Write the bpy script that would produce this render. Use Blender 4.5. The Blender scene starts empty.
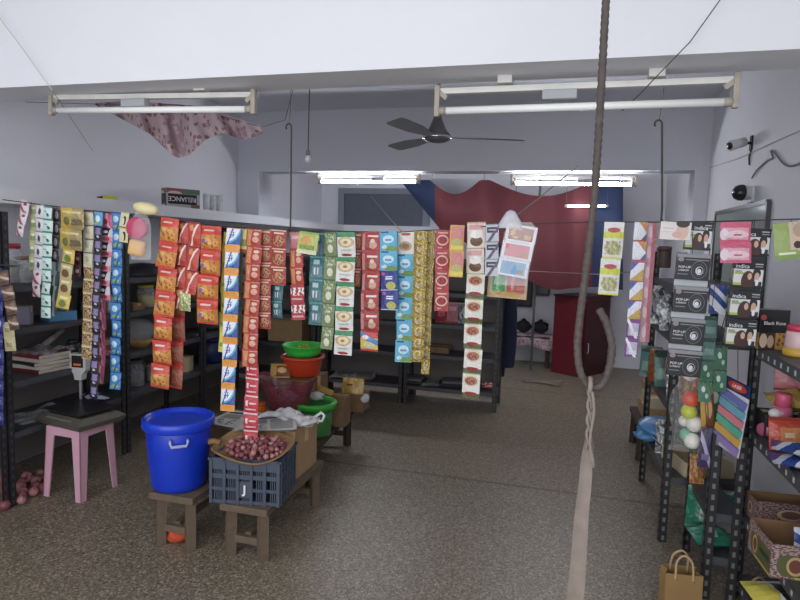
import bpy, bmesh, math, random
from mathutils import Vector, Matrix, Euler
random.seed(7)
PI = math.pi
C = bpy.context.scene.collection
scene = bpy.context.scene

# ------------------------------------------------------------------ camera
F = 600.0
CAM = Vector((0, 0, 1.55))
YAW, PITCH, ROLL = math.radians(15.1), math.atan(56/600), 0.030
f0 = Vector((-math.sin(YAW), math.cos(YAW), 0))
r0 = Vector((math.cos(YAW), math.sin(YAW), 0))
zz = Vector((0, 0, 1))
fw = f0*math.cos(PITCH) - zz*math.sin(PITCH)
u0 = f0*math.sin(PITCH) + zz*math.cos(PITCH)
rt = r0*math.cos(ROLL) + u0*math.sin(ROLL)
up = u0*math.cos(ROLL) - r0*math.sin(ROLL)
cam = bpy.data.cameras.new('camera')
cam.sensor_width = 36; cam.lens = 36*F/800; cam.clip_start = .05
co = bpy.data.objects.new('camera', cam); C.objects.link(co)
M = Matrix.Identity(4)
for i in range(3):
    M[i][0], M[i][1], M[i][2], M[i][3] = rt[i], up[i], -fw[i], CAM[i]
co.matrix_world = M
scene.camera = co

def ray(px, py): return fw + rt*((px-400)/F) + up*((300-py)/F)
def onY(px, py, Y):
    d = ray(px, py); return CAM + d*((Y-CAM.y)/d.y)
def onX(px, py, X):
    d = ray(px, py); return CAM + d*((X-CAM.x)/d.x)
def onZ(px, py, Z):
    d = ray(px, py); return CAM + d*((Z-CAM.z)/d.z)

# ------------------------------------------------------------------ materials
def lin(c):
    if isinstance(c, str):
        c = c.lstrip('#'); c = [int(c[i:i+2], 16)/255 for i in (0, 2, 4)]
    return tuple(((x/12.92) if x <= .04045 else ((x+.055)/1.055)**2.4) for x in c[:3]) + (1,)
_m = {}
def dull(c, k=.12, d=.93):
    c = lin(c); g = .3*c[0]+.59*c[1]+.11*c[2]
    return tuple((x*(1-k)+g*k)*d+.006 for x in c[:3])+(1,)
class NT:
    def __init__(s, name):
        s.m = bpy.data.materials.new(name); s.m.use_nodes = True
        s.t = s.m.node_tree; s.b = s.t.nodes['Principled BSDF']
        s.out = s.t.nodes['Material Output']
    def n(s, typ, **kw):
        x = s.t.nodes.new(typ)
        for k, v in kw.items(): setattr(x, k, v)
        return x
    def l(s, a, b): s.t.links.new(a, b)
    def put(s, sock, v):
        if hasattr(v, 'is_output') or isinstance(v, bpy.types.NodeSocket): s.l(v, sock)
        else: sock.default_value = v
    def math(s, op, a, b=0., c=0.):
        x = s.n('ShaderNodeMath', operation=op)
        s.put(x.inputs[0], a); s.put(x.inputs[1], b); s.put(x.inputs[2], c)
        return x.outputs[0]
    def mix(s, fac, a, b):
        x = s.n('ShaderNodeMix', data_type='RGBA')
        s.put(x.inputs[0], fac); s.put(x.inputs[6], a); s.put(x.inputs[7], b)
        return x.outputs[2]
    def coord(s, which):
        return s.n('ShaderNodeTexCoord').outputs[which]
    def noise(s, vec, scale, detail=2., rough=.5):
        x = s.n('ShaderNodeTexNoise'); s.l(vec, x.inputs['Vector'])
        x.inputs['Scale'].default_value = scale; x.inputs['Detail'].default_value = detail
        x.inputs['Roughness'].default_value = rough
        return x.outputs[0]
    def bump(s, h, strength=.3, dist=.01):
        x = s.n('ShaderNodeBump'); x.inputs['Strength'].default_value = strength
        x.inputs['Distance'].default_value = dist
        s.l(h, x.inputs['Height']); s.l(x.outputs[0], s.b.inputs['Normal'])
def mat(name, col, rough=.6, metal=0., var=.12, scale=12., bump=0., emit=0.):
    if name in _m: return _m[name]
    t = NT(name); a = lin(col)
    nz = t.noise(t.coord('Object'), scale, 3.)
    lo = tuple(x*(1-var) for x in a[:3])+(1,); hi = tuple(min(1, x*(1+var)) for x in a[:3])+(1,)
    t.l(t.mix(nz, lo, hi), t.b.inputs['Base Color'])
    t.b.inputs['Roughness'].default_value = rough; t.b.inputs['Metallic'].default_value = metal
    if bump: t.bump(nz, bump, .01)
    if emit:
        t.b.inputs['Emission Color'].default_value = a; t.b.inputs['Emission Strength'].default_value = emit
    _m[name] = t.m; return t.m
def clear_mat(name, col='#ffffff', alpha=.3, rough=.15):
    if name in _m: return _m[name]
    t = NT(name)
    t.b.inputs['Base Color'].default_value = lin(col); t.b.inputs['Roughness'].default_value = rough
    nz = t.noise(t.coord('Object'), 25., 3.)
    t.l(t.math('MULTIPLY_ADD', nz, alpha*.8, alpha*.6), t.b.inputs['Alpha'])
    t.bump(nz, .6, .02)
    _m[name] = t.m; return t.m
def pack_mat(name, base, layers=(), rough=.24, metal=0., crinkle=.6):
    """printed foil: layers drawn in the packet's own UV space"""
    if name in _m: return _m[name]
    t = NT(name)
    sp = t.n('ShaderNodeSeparateXYZ'); t.l(t.coord('UV'), sp.inputs[0])
    u, v = sp.outputs[0], sp.outputs[1]
    ob = t.coord('UV')
    col = dull(base)
    for L in layers:
        k = L[0]
        if k == 'rect':
            _, x0, x1, y0, y1, c = L
            m = t.math('MULTIPLY', t.math('COMPARE', u, (x0+x1)/2, (x1-x0)/2), t.math('COMPARE', v, (y0+y1)/2, (y1-y0)/2))
        elif k == 'ell':
            _, cx, cy, rx, ry, c = L
            a = t.math('MULTIPLY_ADD', u, 1/rx, -cx/rx); b = t.math('MULTIPLY_ADD', v, 1/ry, -cy/ry)
            m = t.math('LESS_THAN', t.math('MULTIPLY_ADD', b, b, t.math('MULTIPLY', a, a)), 1.)
        elif k == 'diag':
            _, sx, sy, cc, e, c = L
            m = t.math('COMPARE', t.math('MULTIPLY_ADD', u, sx, t.math('MULTIPLY', v, sy)), cc, e)
        elif k == 'spots':
            _, x0, x1, y0, y1, sc, th, c = L
            nz = t.noise(ob, sc, 2.)
            m = t.math('MULTIPLY', t.math('GREATER_THAN', nz, th),
                t.math('MULTIPLY', t.math('COMPARE', u, (x0+x1)/2, (x1-x0)/2), t.math('COMPARE', v, (y0+y1)/2, (y1-y0)/2)))
        col = t.mix(m, col, dull(c))
    if isinstance(col, tuple): t.b.inputs['Base Color'].default_value = col
    else: t.l(col, t.b.inputs['Base Color'])
    t.b.inputs['Roughness'].default_value = rough; t.b.inputs['Metallic'].default_value = metal
    if crinkle: t.bump(t.noise(ob, 7., 3.), crinkle, .012)
    _m[name] = t.m; return t.m

# ------------------------------------------------------------------ mesh builder
class MB:
    def __init__(s): s.bm = bmesh.new(); s.uv = s.bm.loops.layers.uv.new('UV')
    def box(s, c, d, rot=None, bevel=0.):
        vs = []
        R = rot.to_matrix() if rot else None
        for x in (-1, 1):
            for y in (-1, 1):
                for z in (-1, 1):
                    p = Vector((x*d[0]/2, y*d[1]/2, z*d[2]/2))
                    if R: p = R @ p
                    vs.append(s.bm.verts.new(p+Vector(c)))
        idx = ((0,1,3,2),(4,6,7,5),(0,4,5,1),(2,3,7,6),(0,2,6,4),(1,5,7,3))
        # uv of the faces so that the -Y face reads 0..1
        def uvof(i, f):
            x, y, z = (i >> 2) & 1, (i >> 1) & 1, i & 1
            if f == 2: return (x, z)
            if f == 3: return (1-x, z)
            if f == 0: return (1-y, z)
            if f == 1: return (y, z)
            return (x, y)
        fs = []
        for k, q in enumerate(idx):
            f = s.bm.faces.new([vs[i] for i in q]); fs.append(f)
            for lp, i in zip(f.loops, q): lp[s.uv].uv = uvof(i, k)
        if bevel:
            es = list({e for f in fs for e in f.edges})
            bmesh.ops.bevel(s.bm, geom=es, offset=bevel, segments=2, affect='EDGES', profile=.6)
        return s
    def bar(s, a, b, w, h, roll=0.):
        a, b = Vector(a), Vector(b); d = b-a
        q = d.to_track_quat('Z', 'Y'); e = (q @ Euler((0, 0, roll)).to_quaternion()).to_euler()
        return s.box((a+b)/2, (w, h, d.length), e)
    def tube(s, pts, r, n=8, cap=True, closed=False):
        pts = [Vector(p) for p in pts]; N = len(pts)
        rs = r if isinstance(r, (list, tuple)) else [r]*N
        t0 = (pts[1]-pts[0]).normalized()
        ref = Vector((0, 0, 1)) if abs(t0.z) < .9 else Vector((1, 0, 0))
        nrm = t0.cross(ref).normalized(); rings = []
        for i, p in enumerate(pts):
            a = pts[max(0, i-1)]; b = pts[min(N-1, i+1)]
            if closed: a = pts[(i-1) % N]; b = pts[(i+1) % N]
            t = (b-a).normalized() if (b-a).length > 1e-9 else t0
            nrm = (nrm - t*nrm.dot(t)).normalized(); bi = t.cross(nrm)
            rings.append([s.bm.verts.new(p + (nrm*math.cos(2*PI*k/n)+bi*math.sin(2*PI*k/n))*rs[i]) for k in range(n)])
        m = N if closed else N-1
        for i in range(m):
            A, B = rings[i], rings[(i+1) % N]
            for k in range(n):
                s.bm.faces.new((A[k], A[(k+1) % n], B[(k+1) % n], B[k]))
        if cap and not closed:
            s.bm.faces.new(rings[0][::-1]); s.bm.faces.new(rings[-1])
        return s
    def cyl(s, a, b, r0, r1=None, n=20):
        return s.tube([a, b], [r0, r0 if r1 is None else r1], n)
    def lathe(s, prof, c=(0, 0, 0), n=28, sx=1., sy=1.):
        c = Vector(c); rings = []
        for r, z in prof:
            if r < 1e-6: rings.append([s.bm.verts.new(c+Vector((0, 0, z)))])
            else: rings.append([s.bm.verts.new(c+Vector((r*math.cos(2*PI*k/n)*sx, r*math.sin(2*PI*k/n)*sy, z))) for k in range(n)])
        for A, B in zip(rings, rings[1:]):
            for k in range(n):
                k2 = (k+1) % n
                if len(A) == 1 and len(B) == 1: continue
                if len(A) == 1: s.bm.faces.new((A[0], B[k], B[k2]))
                elif len(B) == 1: s.bm.faces.new((A[k], B[0], A[k2]))
                else: s.bm.faces.new((A[k], A[k2], B[k2], B[k]))
        return s
    def ball(s, c, r, sz=1., n=14, m=8):
        return s.lathe([(r*math.sin(PI*i/m), -r*sz*math.cos(PI*i/m)) for i in range(m+1)], c, n)
    def grid(s, fn, nu, nv, thick=0.):
        vs = [[s.bm.verts.new(fn(i/nu, j/nv)) for j in range(nv+1)] for i in range(nu+1)]
        for i in range(nu):
            for j in range(nv):
                f = s.bm.faces.new((vs[i][j], vs[i+1][j], vs[i+1][j+1], vs[i][j+1]))
                for lp, (a, b) in zip(f.loops, ((i, j), (i+1, j), (i+1, j+1), (i, j+1))): lp[s.uv].uv = (a/nu, b/nv)
        return s
    def prism(s, poly, y0, y1):
        """polygon in XZ extruded from y0 to y1"""
        A = [s.bm.verts.new((x, y0, z)) for x, z in poly]; B = [s.bm.verts.new((x, y1, z)) for x, z in poly]
        n = len(poly)
        s.bm.faces.new(A); s.bm.faces.new(B[::-1])
        for k in range(n): s.bm.faces.new((A[k], B[k], B[(k+1) % n], A[(k+1) % n]))
        return s
    def mesh(s, name, m=None, smooth=False):
        bmesh.ops.recalc_face_normals(s.bm, faces=s.bm.faces)
        me = bpy.data.meshes.new(name); s.bm.to_mesh(me); s.bm.free()
        if smooth:
            for p in me.polygons: p.use_smooth = True
        if m:
            for x in (m if isinstance(m, (list, tuple)) else [m]): me.materials.append(x)
        return me
def put(name, me, parent=None, loc=(0, 0, 0), rot=(0, 0, 0)):
    o = bpy.data.objects.new(name, me); C.objects.link(o)
    o.location = loc; o.rotation_euler = rot
    if parent: o.parent = parent
    return o
def obj(name, mb, m, parent=None, smooth=False, loc=(0, 0, 0), rot=(0, 0, 0)):
    return put(name, mb.mesh(name, m, smooth), parent, loc, rot)
def tag(o, label, cat, group=None, kind=None):
    o['label'] = label; o['category'] = cat
    if group: o['group'] = group
    if kind: o['kind'] = kind
    return o
def thing(name, label, cat, loc=(0, 0, 0), rotz=0., group=None):
    o = bpy.data.objects.new(name, None); o.empty_display_size = .05; C.objects.link(o)
    o.location = loc; o.rotation_euler = (0, 0, rotz)
    return tag(o, label, cat, group)
def struct(name, mb, m, parent=None, smooth=False):
    o = obj(name, mb, m, parent, smooth)
    if not parent: o['kind'] = 'structure'
    return o
def copy_tree(o, parent=None):
    c = o.copy(); C.objects.link(c); c.parent = parent
    for ch in [x for x in bpy.data.objects if x.parent == o]: copy_tree(ch, c)
    return c
def text_mesh(txt, size, m, align='CENTER', depth=.0006, bold=0.):
    cu = bpy.data.curves.new('lettering', 'FONT'); cu.body = txt; cu.size = size
    cu.align_x = align; cu.align_y = 'CENTER'; cu.extrude = depth; cu.resolution_u = 3; cu.offset = bold
    o = bpy.data.objects.new('lettering', cu); C.objects.link(o)
    dg = bpy.context.evaluated_depsgraph_get(); dg.update()
    me = bpy.data.meshes.new_from_object(o.evaluated_get(dg)); me.name = 'lettering'
    bpy.data.objects.remove(o); bpy.data.curves.remove(cu)
    me.materials.clear(); me.materials.append(m)
    return me
FRONT = (PI/2, 0, 0)     # stands text up so that it faces -Y

# ------------------------------------------------------------------ setting materials
def wall_mat(name, col, rough=.75):
    t = NT(name); a = lin(col); ob = t.coord('Object')
    n1 = t.noise(ob, 1.1, 4.); n2 = t.noise(ob, 14., 3.)
    k = t.math('MULTIPLY_ADD', n2, .25, t.math('MULTIPLY', n1, .75))
    lo = tuple(x*.88 for x in a[:3])+(1,)
    t.l(t.mix(k, lo, a), t.b.inputs['Base Color']); t.b.inputs['Roughness'].default_value = rough
    t.bump(n2, .08, .01)
    return t.m
WALL = wall_mat('white_wash', '#ececf2')
BEAM = wall_mat('white_beam_paint', '#e2e2e6')
GREYW = wall_mat('grey_white_paint', '#dfe0e8')
def floor_mat():
    t = NT('terrazzo'); ob = t.coord('Object')
    v = t.n('ShaderNodeTexVoronoi'); t.l(ob, v.inputs['Vector']); v.inputs['Scale'].default_value = 125
    sp = t.n('ShaderNodeSeparateColor'); t.l(v.outputs['Color'], sp.inputs[0])
    chip = t.mix(sp.outputs[0], lin('#5a5041'), lin('#a79a84'))
    chip = t.mix(t.math('GREATER_THAN', sp.outputs[1], .86), chip, lin('#d0c3ac'))
    chip = t.mix(t.math('GREATER_THAN', sp.outputs[2], .86), chip, lin('#3b342b'))
    n1 = t.noise(ob, .9, 4.)
    dirt = t.mix(n1, lin('#6b6153'), lin('#958974'))
    c = t.mix(.5, chip, dirt)
    s3 = t.n('ShaderNodeSeparateXYZ'); t.l(ob, s3.inputs[0])
    seam = t.math('MAXIMUM', t.math('COMPARE', s3.outputs[1], 3.87, .016), t.math('COMPARE', s3.outputs[1], 6.6, .016))
    c = t.mix(t.math('MULTIPLY', seam, .5), c, lin('#3a3530'))
    c = t.mix(.10, c, lin('#000000')); t.l(c, t.b.inputs['Base Color']); t.b.inputs['Roughness'].default_value = .42
    return t.m
FLOOR = floor_mat()

XL, XR, YB, ZC = -3.5, 1.22, 8.35, 2.92
Y0 = -1.6
struct('floor', MB().box(((XL+XR)/2, (Y0+YB)/2, -.05), (XR-XL+.4, YB-Y0+.4, .1)), FLOOR)
struct('ceiling', MB().box(((XL+XR)/2, (Y0+YB)/2, ZC+.05), (XR-XL+.4, YB-Y0+.4, .1)), GREYW)
struct('wall_left', MB().box((XL-.1, (Y0+YB)/2, ZC/2), (.2, YB-Y0, ZC)), WALL)
struct('wall_right', MB().box((XR+.1, (Y0+YB)/2, ZC/2), (.2, YB-Y0, ZC)), WALL)
struct('wall_back', MB().box(((XL+XR)/2, YB+.1, ZC/2), (XR-XL+.4, .2, ZC)), WALL)
ZB1, ZB2 = 2.275, 2.29
struct('trim_1', MB().box(((XL+XR)/2, 2.6, (ZB1+ZC)/2), (XR-XL, .26, ZC-ZB1)), BEAM)       # near cross beam
struct('trim_2', MB().box(((XL+XR)/2, 6.12, (ZB2+ZC)/2), (XR-XL, .26, ZC-ZB2)), GREYW)     # far cross beam
struct('trim_3', MB().box((XL+.13, 6.12, ZB2/2), (.26, .3, ZB2)), GREYW)                   # far left pilaster
struct('trim_4', MB().box((XR-.06, 6.12, ZB2/2), (.12, .3, ZB2)), GREYW)
LED = onX(60, 206, -3.05)
struct('trim_5', MB().box(((XL-3.04)/2, (Y0+YB)/2, 1.755), (-3.04-XL, YB-Y0, .085)), WALL)  # concrete loft ledge on the left wall
struct('trim_6', MB().box(((-3.04-1.55)/2, YB-.15, 1.755), (1.49, .30, .085)), WALL)
# door in the back wall, partly seen above the ledge
dk = mat('door_grey', '#5f6672', .6); df = mat('door_frame_grey', '#8b909b', .6)
p0 = onY(346, 194, YB); p1 = onY(424, 196, YB)
d = struct('door_1', MB().box(((p0.x+p1.x)/2, YB-.02, p0.z/2), (p1.x-p0.x, .04, p0.z), bevel=.004), dk); d['kind'] = 'structure'
fr = MB()
for x in (p0.x-.05, p1.x+.05): fr.box((x, YB-.03, p0.z/2), (.09, .06, p0.z))
fr.box(((p0.x+p1.x)/2, YB-.03, p0.z+.04), (p1.x-p0.x+.19, .06, .08))
obj('door_frame', fr, df, d)
obj('door_handle', MB().tube([(p1.x-.1, YB-.05, 1.0), (p1.x-.1, YB-.09, 1.0), (p1.x-.2, YB-.09, 1.0)], .01), mat('steel', '#9a9a9a', .3, 1.), d)

# ------------------------------------------------------------------ slotted angle racks
def post_mat(nm='slotted_black_steel', dot='#74716e'):
    t = NT(nm); ob = t.coord('UV')
    s3 = t.n('ShaderNodeSeparateXYZ'); t.l(ob, s3.inputs[0])
    fz = t.math('FRACT', t.math('MULTIPLY', s3.outputs[1], 1/.05))
    m = t.math('MULTIPLY', t.math('COMPARE', fz, .5, .24), t.math('COMPARE', s3.outputs[0], .5, .17))
    c = t.mix(m, lin('#26262a'), lin(dot))
    t.l(c, t.b.inputs['Base Color']); t.b.inputs['Roughness'].default_value = .5
    return t.m
POST = post_mat(); POST2 = post_mat('slotted_black_steel_dim', '#47474a')
SHELF = mat('dark_grey_shelf_steel', '#46484c', .5, .0, .25, 9)
LIP = None
def lip_mat():
    t = NT('slotted_shelf_lip'); ob = t.coord('UV')
    s3 = t.n('ShaderNodeSeparateXYZ'); t.l(ob, s3.inputs[0])
    fx = t.math('FRACT', t.math('MULTIPLY', s3.outputs[0], 1/.075))
    m = t.math('MULTIPLY', t.math('COMPARE', fx, .5, .13), t.math('COMPARE', s3.outputs[1], .5, .22))
    t.l(t.mix(m, lin('#4a4c50'), lin('#c9c9c6')), t.b.inputs['Base Color']); t.b.inputs['Roughness'].default_value = .5
    return t.m
LIP = lip_mat()
def strip_face(mb, a, b, upv, w, outward):
    """flat slotted strip from a to b; UV x across (0..1), y along in metres"""
    a, b = Vector(a), Vector(b); w = Vector(w); L = (b-a).length
    o = Vector(outward)*.0025
    for sgn in (1, -1):
        q = [a+o*sgn, b+o*sgn, b+w+o*sgn, a+w+o*sgn]
        vs = [mb.bm.verts.new(p) for p in q]
        f = mb.bm.faces.new(vs if sgn > 0 else vs[::-1])
        uv = [(0, 0), (0, L), (1, L), (1, 0)]
        if sgn < 0: uv = uv[::-1]
        for lp, t in zip(f.loops, uv): lp[mb.uv].uv = t
    return mb
def rack(label, x0, x1, y0, y1, h, shelves, front='x-', group='black slotted-angle racks', lipw=.035, back=True):
    """x0<x1, y0<y1 footprint; local origin at footprint centre"""
    t = thing('storage_rack', label, 'rack', ((x0+x1)/2, (y0+y1)/2, 0), 0, group)
    hx, hy = (x1-x0)/2, (y1-y0)/2; w = .038
    for sx in (-1, 1):
        for sy in (-1, 1):
            mb = MB(); px, py = sx*hx, sy*hy
            strip_face(mb, (px, py, 0), (px, py, h), 0, (-sx*w, 0, 0), (0, sy, 0))
            strip_face(mb, (px, py, 0), (px, py, h), 0, (0, -sy*w, 0), (sx, 0, 0))
            obj('post', mb, POST2 if x1 < .2 else POST, t)
    if x1 < .2:
        zt_ = shelves[-1]+.02
        bp = MB().box((-hx+.004, 0, zt_/2+.04), (.004, 2*hy-.02, zt_-.08)) if front == 'x-' else MB().box((0, hy-.004, zt_/2+.04), (2*hx-.02, .004, zt_-.08))
        obj('dark_backing', bp, mat('dark_backing_grey', '#68635f', .8, var=.25, scale=3), t)  # dark sheet added behind the shelves, covers the pale wall
    for z in shelves:
        mb = MB().box((0, 0, z-.004), (2*hx-.012, 2*hy-.012, .008))
        s = obj('shelf', mb, SHELF, t)
        mb = MB()
        for sy in (-1, 1):
            y = sy*(hy-.004); vs = [(-hx+.006, y, z-lipw), (hx-.006, y, z-lipw), (hx-.006, y, z), (-hx+.006, y, z)]
            f = mb.bm.faces.new([mb.bm.verts.new(v) for v in vs])
            for lp, q in zip(f.loops, ((0, 0), (2*hx, 0), (2*hx, 1), (0, 1))): lp[mb.uv].uv = q
        for sx in (-1, 1):
            x = sx*(hx-.004); vs = [(x, -hy+.006, z-lipw), (x, hy-.006, z-lipw), (x, hy-.006, z), (x, -hy+.006, z)]
            f = mb.bm.faces.new([mb.bm.verts.new(v) for v in vs])
            for lp, q in zip(f.loops, ((0, 0), (2*hy, 0), (2*hy, 1), (0, 1))): lp[mb.uv].uv = q
        obj('shelf_lip', mb, LIP if lipw > .036 else SHELF, s)
    return t
LS = (.42, .71, 1.01, 1.25)
rack('black rack against left wall at the left picture edge, blue sachets hanging on it', -3.33, -2.94, 1.640, 2.575, 1.70, LS)
rack('black left wall rack behind the pink stool, with magazines and jars', -3.33, -2.94, 2.585, 3.520, 1.66, LS)
rack('black left wall rack behind the blue drum, holding bowl and jars', -3.33, -2.94, 3.530, 4.465, 1.66, LS)
rack('black left wall rack in the far corner behind orange packet strips', -3.33, -2.94, 4.475, 5.410, 1.66, LS)
BS = (.18, .50, .80, 1.10, 1.40)
for i, lb in enumerate(('black back row rack at its left end with the brown carton', 'black back row rack in the middle, with newspapers on a low shelf',
                        'black back row rack at its right end beside the open floor')):
    x1 = -.54 - (2-i)*.915
    rack(lb, x1-.90, x1, 5.56, 5.94, 1.58, BS, front='y-')
rack('black right wall rack behind the black spiral boxes, blue bag on it', .572, .97, 3.36, 4.25, 1.55, (.36, .74, 1.10, 1.38))
rack('narrow black right rack behind the colourful razor card', .675, .815, 2.85, 3.29, .76, (.20, .40, .74))
rack('black near right rack with slotted shelf edges, cartons and bottles', .825, 1.19, 1.95, 2.94, 1.15, (.10, .40, .78, 1.15), lipw=.045)

# ------------------------------------------------------------------ tube light fixtures
TW = mat('unlit_tube_glass', '#f2f2ee', .25, var=.02); RAIL = mat('old_white_rail', '#d9d6d0', .5, var=.15)
LIT = mat('lit_tube', '#f4f7ff', .3, var=0., emit=95.)
CAPM = mat('tube_cap', '#a59c90', .5, var=.3)
def tube_light(label, a, b, zdrop, lit, beamz, rail_h=.024):
    a, b = Vector(a), Vector(b); mid = (a+b)/2
    t = thing('tube_light', label, 'tube light', mid, 0, 'fluorescent tube lights')
    L = (b-a).length; dz = (b.z-a.z)
    A, B = a-mid, b-mid
    obj('rail', MB().bar(A, B, .03, rail_h), RAIL, t)
    for k in (-.25, .25):
        p = A.lerp(B, .5+k); mt = MB().box((p.x, p.y, (p.z + beamz-mid.z)/2+.012), (.06, .05, max(.01, beamz-mid.z-p.z-.02)))
        obj('mount', mt, RAIL, t)
    for P, s in ((A, 1), (B, -1)):
        hd = MB().box((P.x+.01*s, P.y-.012, P.z-zdrop/2), (.024, .03, zdrop+.05), bevel=.006)
        hd.bar((P.x+.01*s, P.y-.012, P.z), (P.x+.05*s, P.y-.012, P.z-.03), .012, .02)
        obj('tube_holder', hd, CAPM, t)
    d = Vector((0, -.012, -zdrop)); ex = Vector((.03, 0, 0))
    obj('tube', MB().cyl(A+d+ex*1.6, B+d-ex*1.6, .016), LIT if lit else TW, t, True)
    for P, s in ((A, 1), (B, -1)):
        obj('tube_cap', MB().cyl(P+d+ex*s*.6, P+d+ex*s*1.7, .0175), CAPM, t, True)
    bp = A.lerp(B, .44 if not lit else .6)
    obj('ballast', MB().box((bp.x, bp.y-.015, bp.z-.035), (.14, .045, .04), bevel=.006), mat('ballast_grey', '#a3a5a8', .5), t)
    return t
yF = 2.66
tube_light('unlit white tube light under the near beam, left, above the packet rows', onY(52, 98, yF), onY(257, 95, yF), .068, False, ZB1)
tube_light('unlit white tube light under the near beam, right of the ceiling fan', onY(436, 92, yF), onY(739, 80, yF), .085, False, ZB1)
yG = 6.12
tube_light('lit tube light under the far beam, left, above the red packets', onY(318, 176, yG), onY(421, 176, yG), .06, True, ZB2, .03)
tube_light('lit tube light under the far beam, right, before the red curtain', onY(511, 177, yG), onY(637, 178, yG), .06, True, ZB2, .03)

# ------------------------------------------------------------------ ceiling fan
FG = mat('fan_grey_enamel', '#66656b', .45)
pc = onY(437, 137, 4.25)
t = thing('ceiling_fan', 'grey ceiling fan with bell shaped hub between the two beams', 'ceiling fan', (pc.x, pc.y, pc.z))
obj('down_rod', MB().cyl((0, 0, .12), (0, 0, ZC-pc.z), .012, n=10), FG, t)
obj('canopy', MB().lathe([(0, ZC-pc.z), (.05, ZC-pc.z), (.045, ZC-pc.z-.03), (.016, ZC-pc.z-.08), (0, ZC-pc.z-.08)]), FG, t, True)
obj('motor_hub', MB().lathe([(0, .17), (.02, .17), (.03, .13), (.05, .08), (.07, .04), (.095, .015), (.098, 0), (.09, -.02), (.06, -.035), (0, -.035)]), FG, t, True)
obj('hub_ring', MB().lathe([(.09, .004), (.101, .002), (.101, -.012), (.09, -.016)]), mat('chrome', '#d8d8d8', .15, 1.), t, True)
for k in range(3):
    a = math.radians(16+120*k)
    mb = MB()
    def blade(u, v, a=a):
        r = .09+u*.53; w = (.045+.075*min(1, u*2.2))*(1 if u < .93 else .85)
        s = (v-.5)*w; z = -.005+s*.22
        return Vector((math.cos(a)*r-math.sin(a)*s, math.sin(a)*r+math.cos(a)*s, z))
    mb.grid(blade, 12, 3); mb.grid(lambda u, v: blade(u, v)+Vector((0, 0, .005)), 12, 3)
    obj('blade', mb, mat('fan_blade_grey', '#9b9aa0', .5), t, True)

# ------------------------------------------------------------------ lines: packet string, rods, wires
YS = 2.70
STR = mat('dark_twine', '#3b3836', .8); WIRE = mat('steel_wire', '#55555c', .4, .6)
spts = [onY(15, 201, YS-.0)] + [onY(x, y, YS) for x, y in ((60, 207), (110, 213), (155, 218), (220, 226), (290, 231), (345, 232.5), (400, 232),
        (450, 229), (500, 225.5), (560, 223), (610, 222), (660, 222), (715, 221.5), (800, 219), (840, 217))]
spts[0] = Vector((-2.945, 2.60, spts[0].z))
tag(obj('packet_line', MB().tube(spts, .003, 6), STR), 'dark twine stretched across the shop, carrying the hanging packets', 'string')
def line_z(x):
    for a, b in zip(spts, spts[1:]):
        if a.x <= x <= b.x: return a.z+(b.z-a.z)*(x-a.x)/(b.x-a.x)
    return spts[-1].z
def rod(label, x, y0, y1):
    a = onY(x-1, y1, YS+.012); b = onY(x, y0+6, YS+.012)
    t = thing('hook_rod', label, 'hanging rod', (b.x, b.y, b.z), 0, 'thin hook rods holding up the packet string')
    pts = [a-b+Vector((0, -.024, .012)), a-b+Vector((.006, -.012, 0)), a-b+Vector((0, 0, .01)), a-b+Vector((0, 0, .06)), Vector((0, 0, 0))]
    for k in range(1, 9):
        th = PI*k/9*1.35; pts.append(Vector((-.014+.014*math.cos(th), 0, .016*math.sin(th))))
    obj('rod', MB().tube(pts, .0042, 7), mat('rusty_rod', '#3d3733', .7), t, True)
    obj('tie_wire', MB().tube([(-.012, 0, .014), (-.006, -.004, .08), (0, -.01, ZB1-b.z)], .0015, 5), WIRE, t)
rod('thin dark hook rod at left, hanging above the red packet strips', 291.5, 121, 231)
rod('thin dark hook rod at right, hanging above the pale face card', 662, 118, 223)
# lower second cord behind
q0 = onY(527, 271, 3.6); q1 = onX(690, 273, .68)
tag(obj('cord', MB().tube([Vector((-.545, 5.565, 1.35)), q0, q0.lerp(q1, .5)-Vector((0, 0, .015)), Vector((.60, 4.24, q1.z))], .003, 6), mat('pale_cord', '#a29d94', .8)),
    'pale cord running between the back rack and the right rack', 'cord')
w = [onY(-14, 0, 2.43), onY(20, 45, 2.42), onY(52, 90, 2.44), onX(93, 151, XL+.004)]
tag(obj('wire', MB().tube(w, .002, 5), mat('grey_wire', '#b4b2ad', .6)), 'thin pale wire slanting down past the left tube light', 'wire')
w = [onY(745, -36, 2.42), onY(720, 0, 2.42), onY(690, 42, 2.43), onY(655, 78, 2.45), onY(640, 94, 2.64), onY(622, 111, 2.66)]
tag(obj('wire', MB().tube(w, .002, 5), STR), 'thin dark wire slanting across the beam to the right tube light', 'wire')
# pendant socket
pb = onY(308, 157, 3.6)
t = thing('pendant_bulb', 'small pale bulb on a thin cable hanging from the ceiling', 'light bulb', pb)
obj('cable', MB().cyl((0, 0, .03), (.005, 0, ZC-pb.z), .003, n=6), STR, t)
obj('socket', MB().lathe([(0, .045), (.012, .04), (.014, .01), (0, .01)]), mat('socket_grey', '#77777b', .5), t, True)
obj('bulb', MB().ball((0, 0, -.012), .021, 1.2), mat('bulb_glass', '#d8d9dc', .2, var=.02), t, True)

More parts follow.
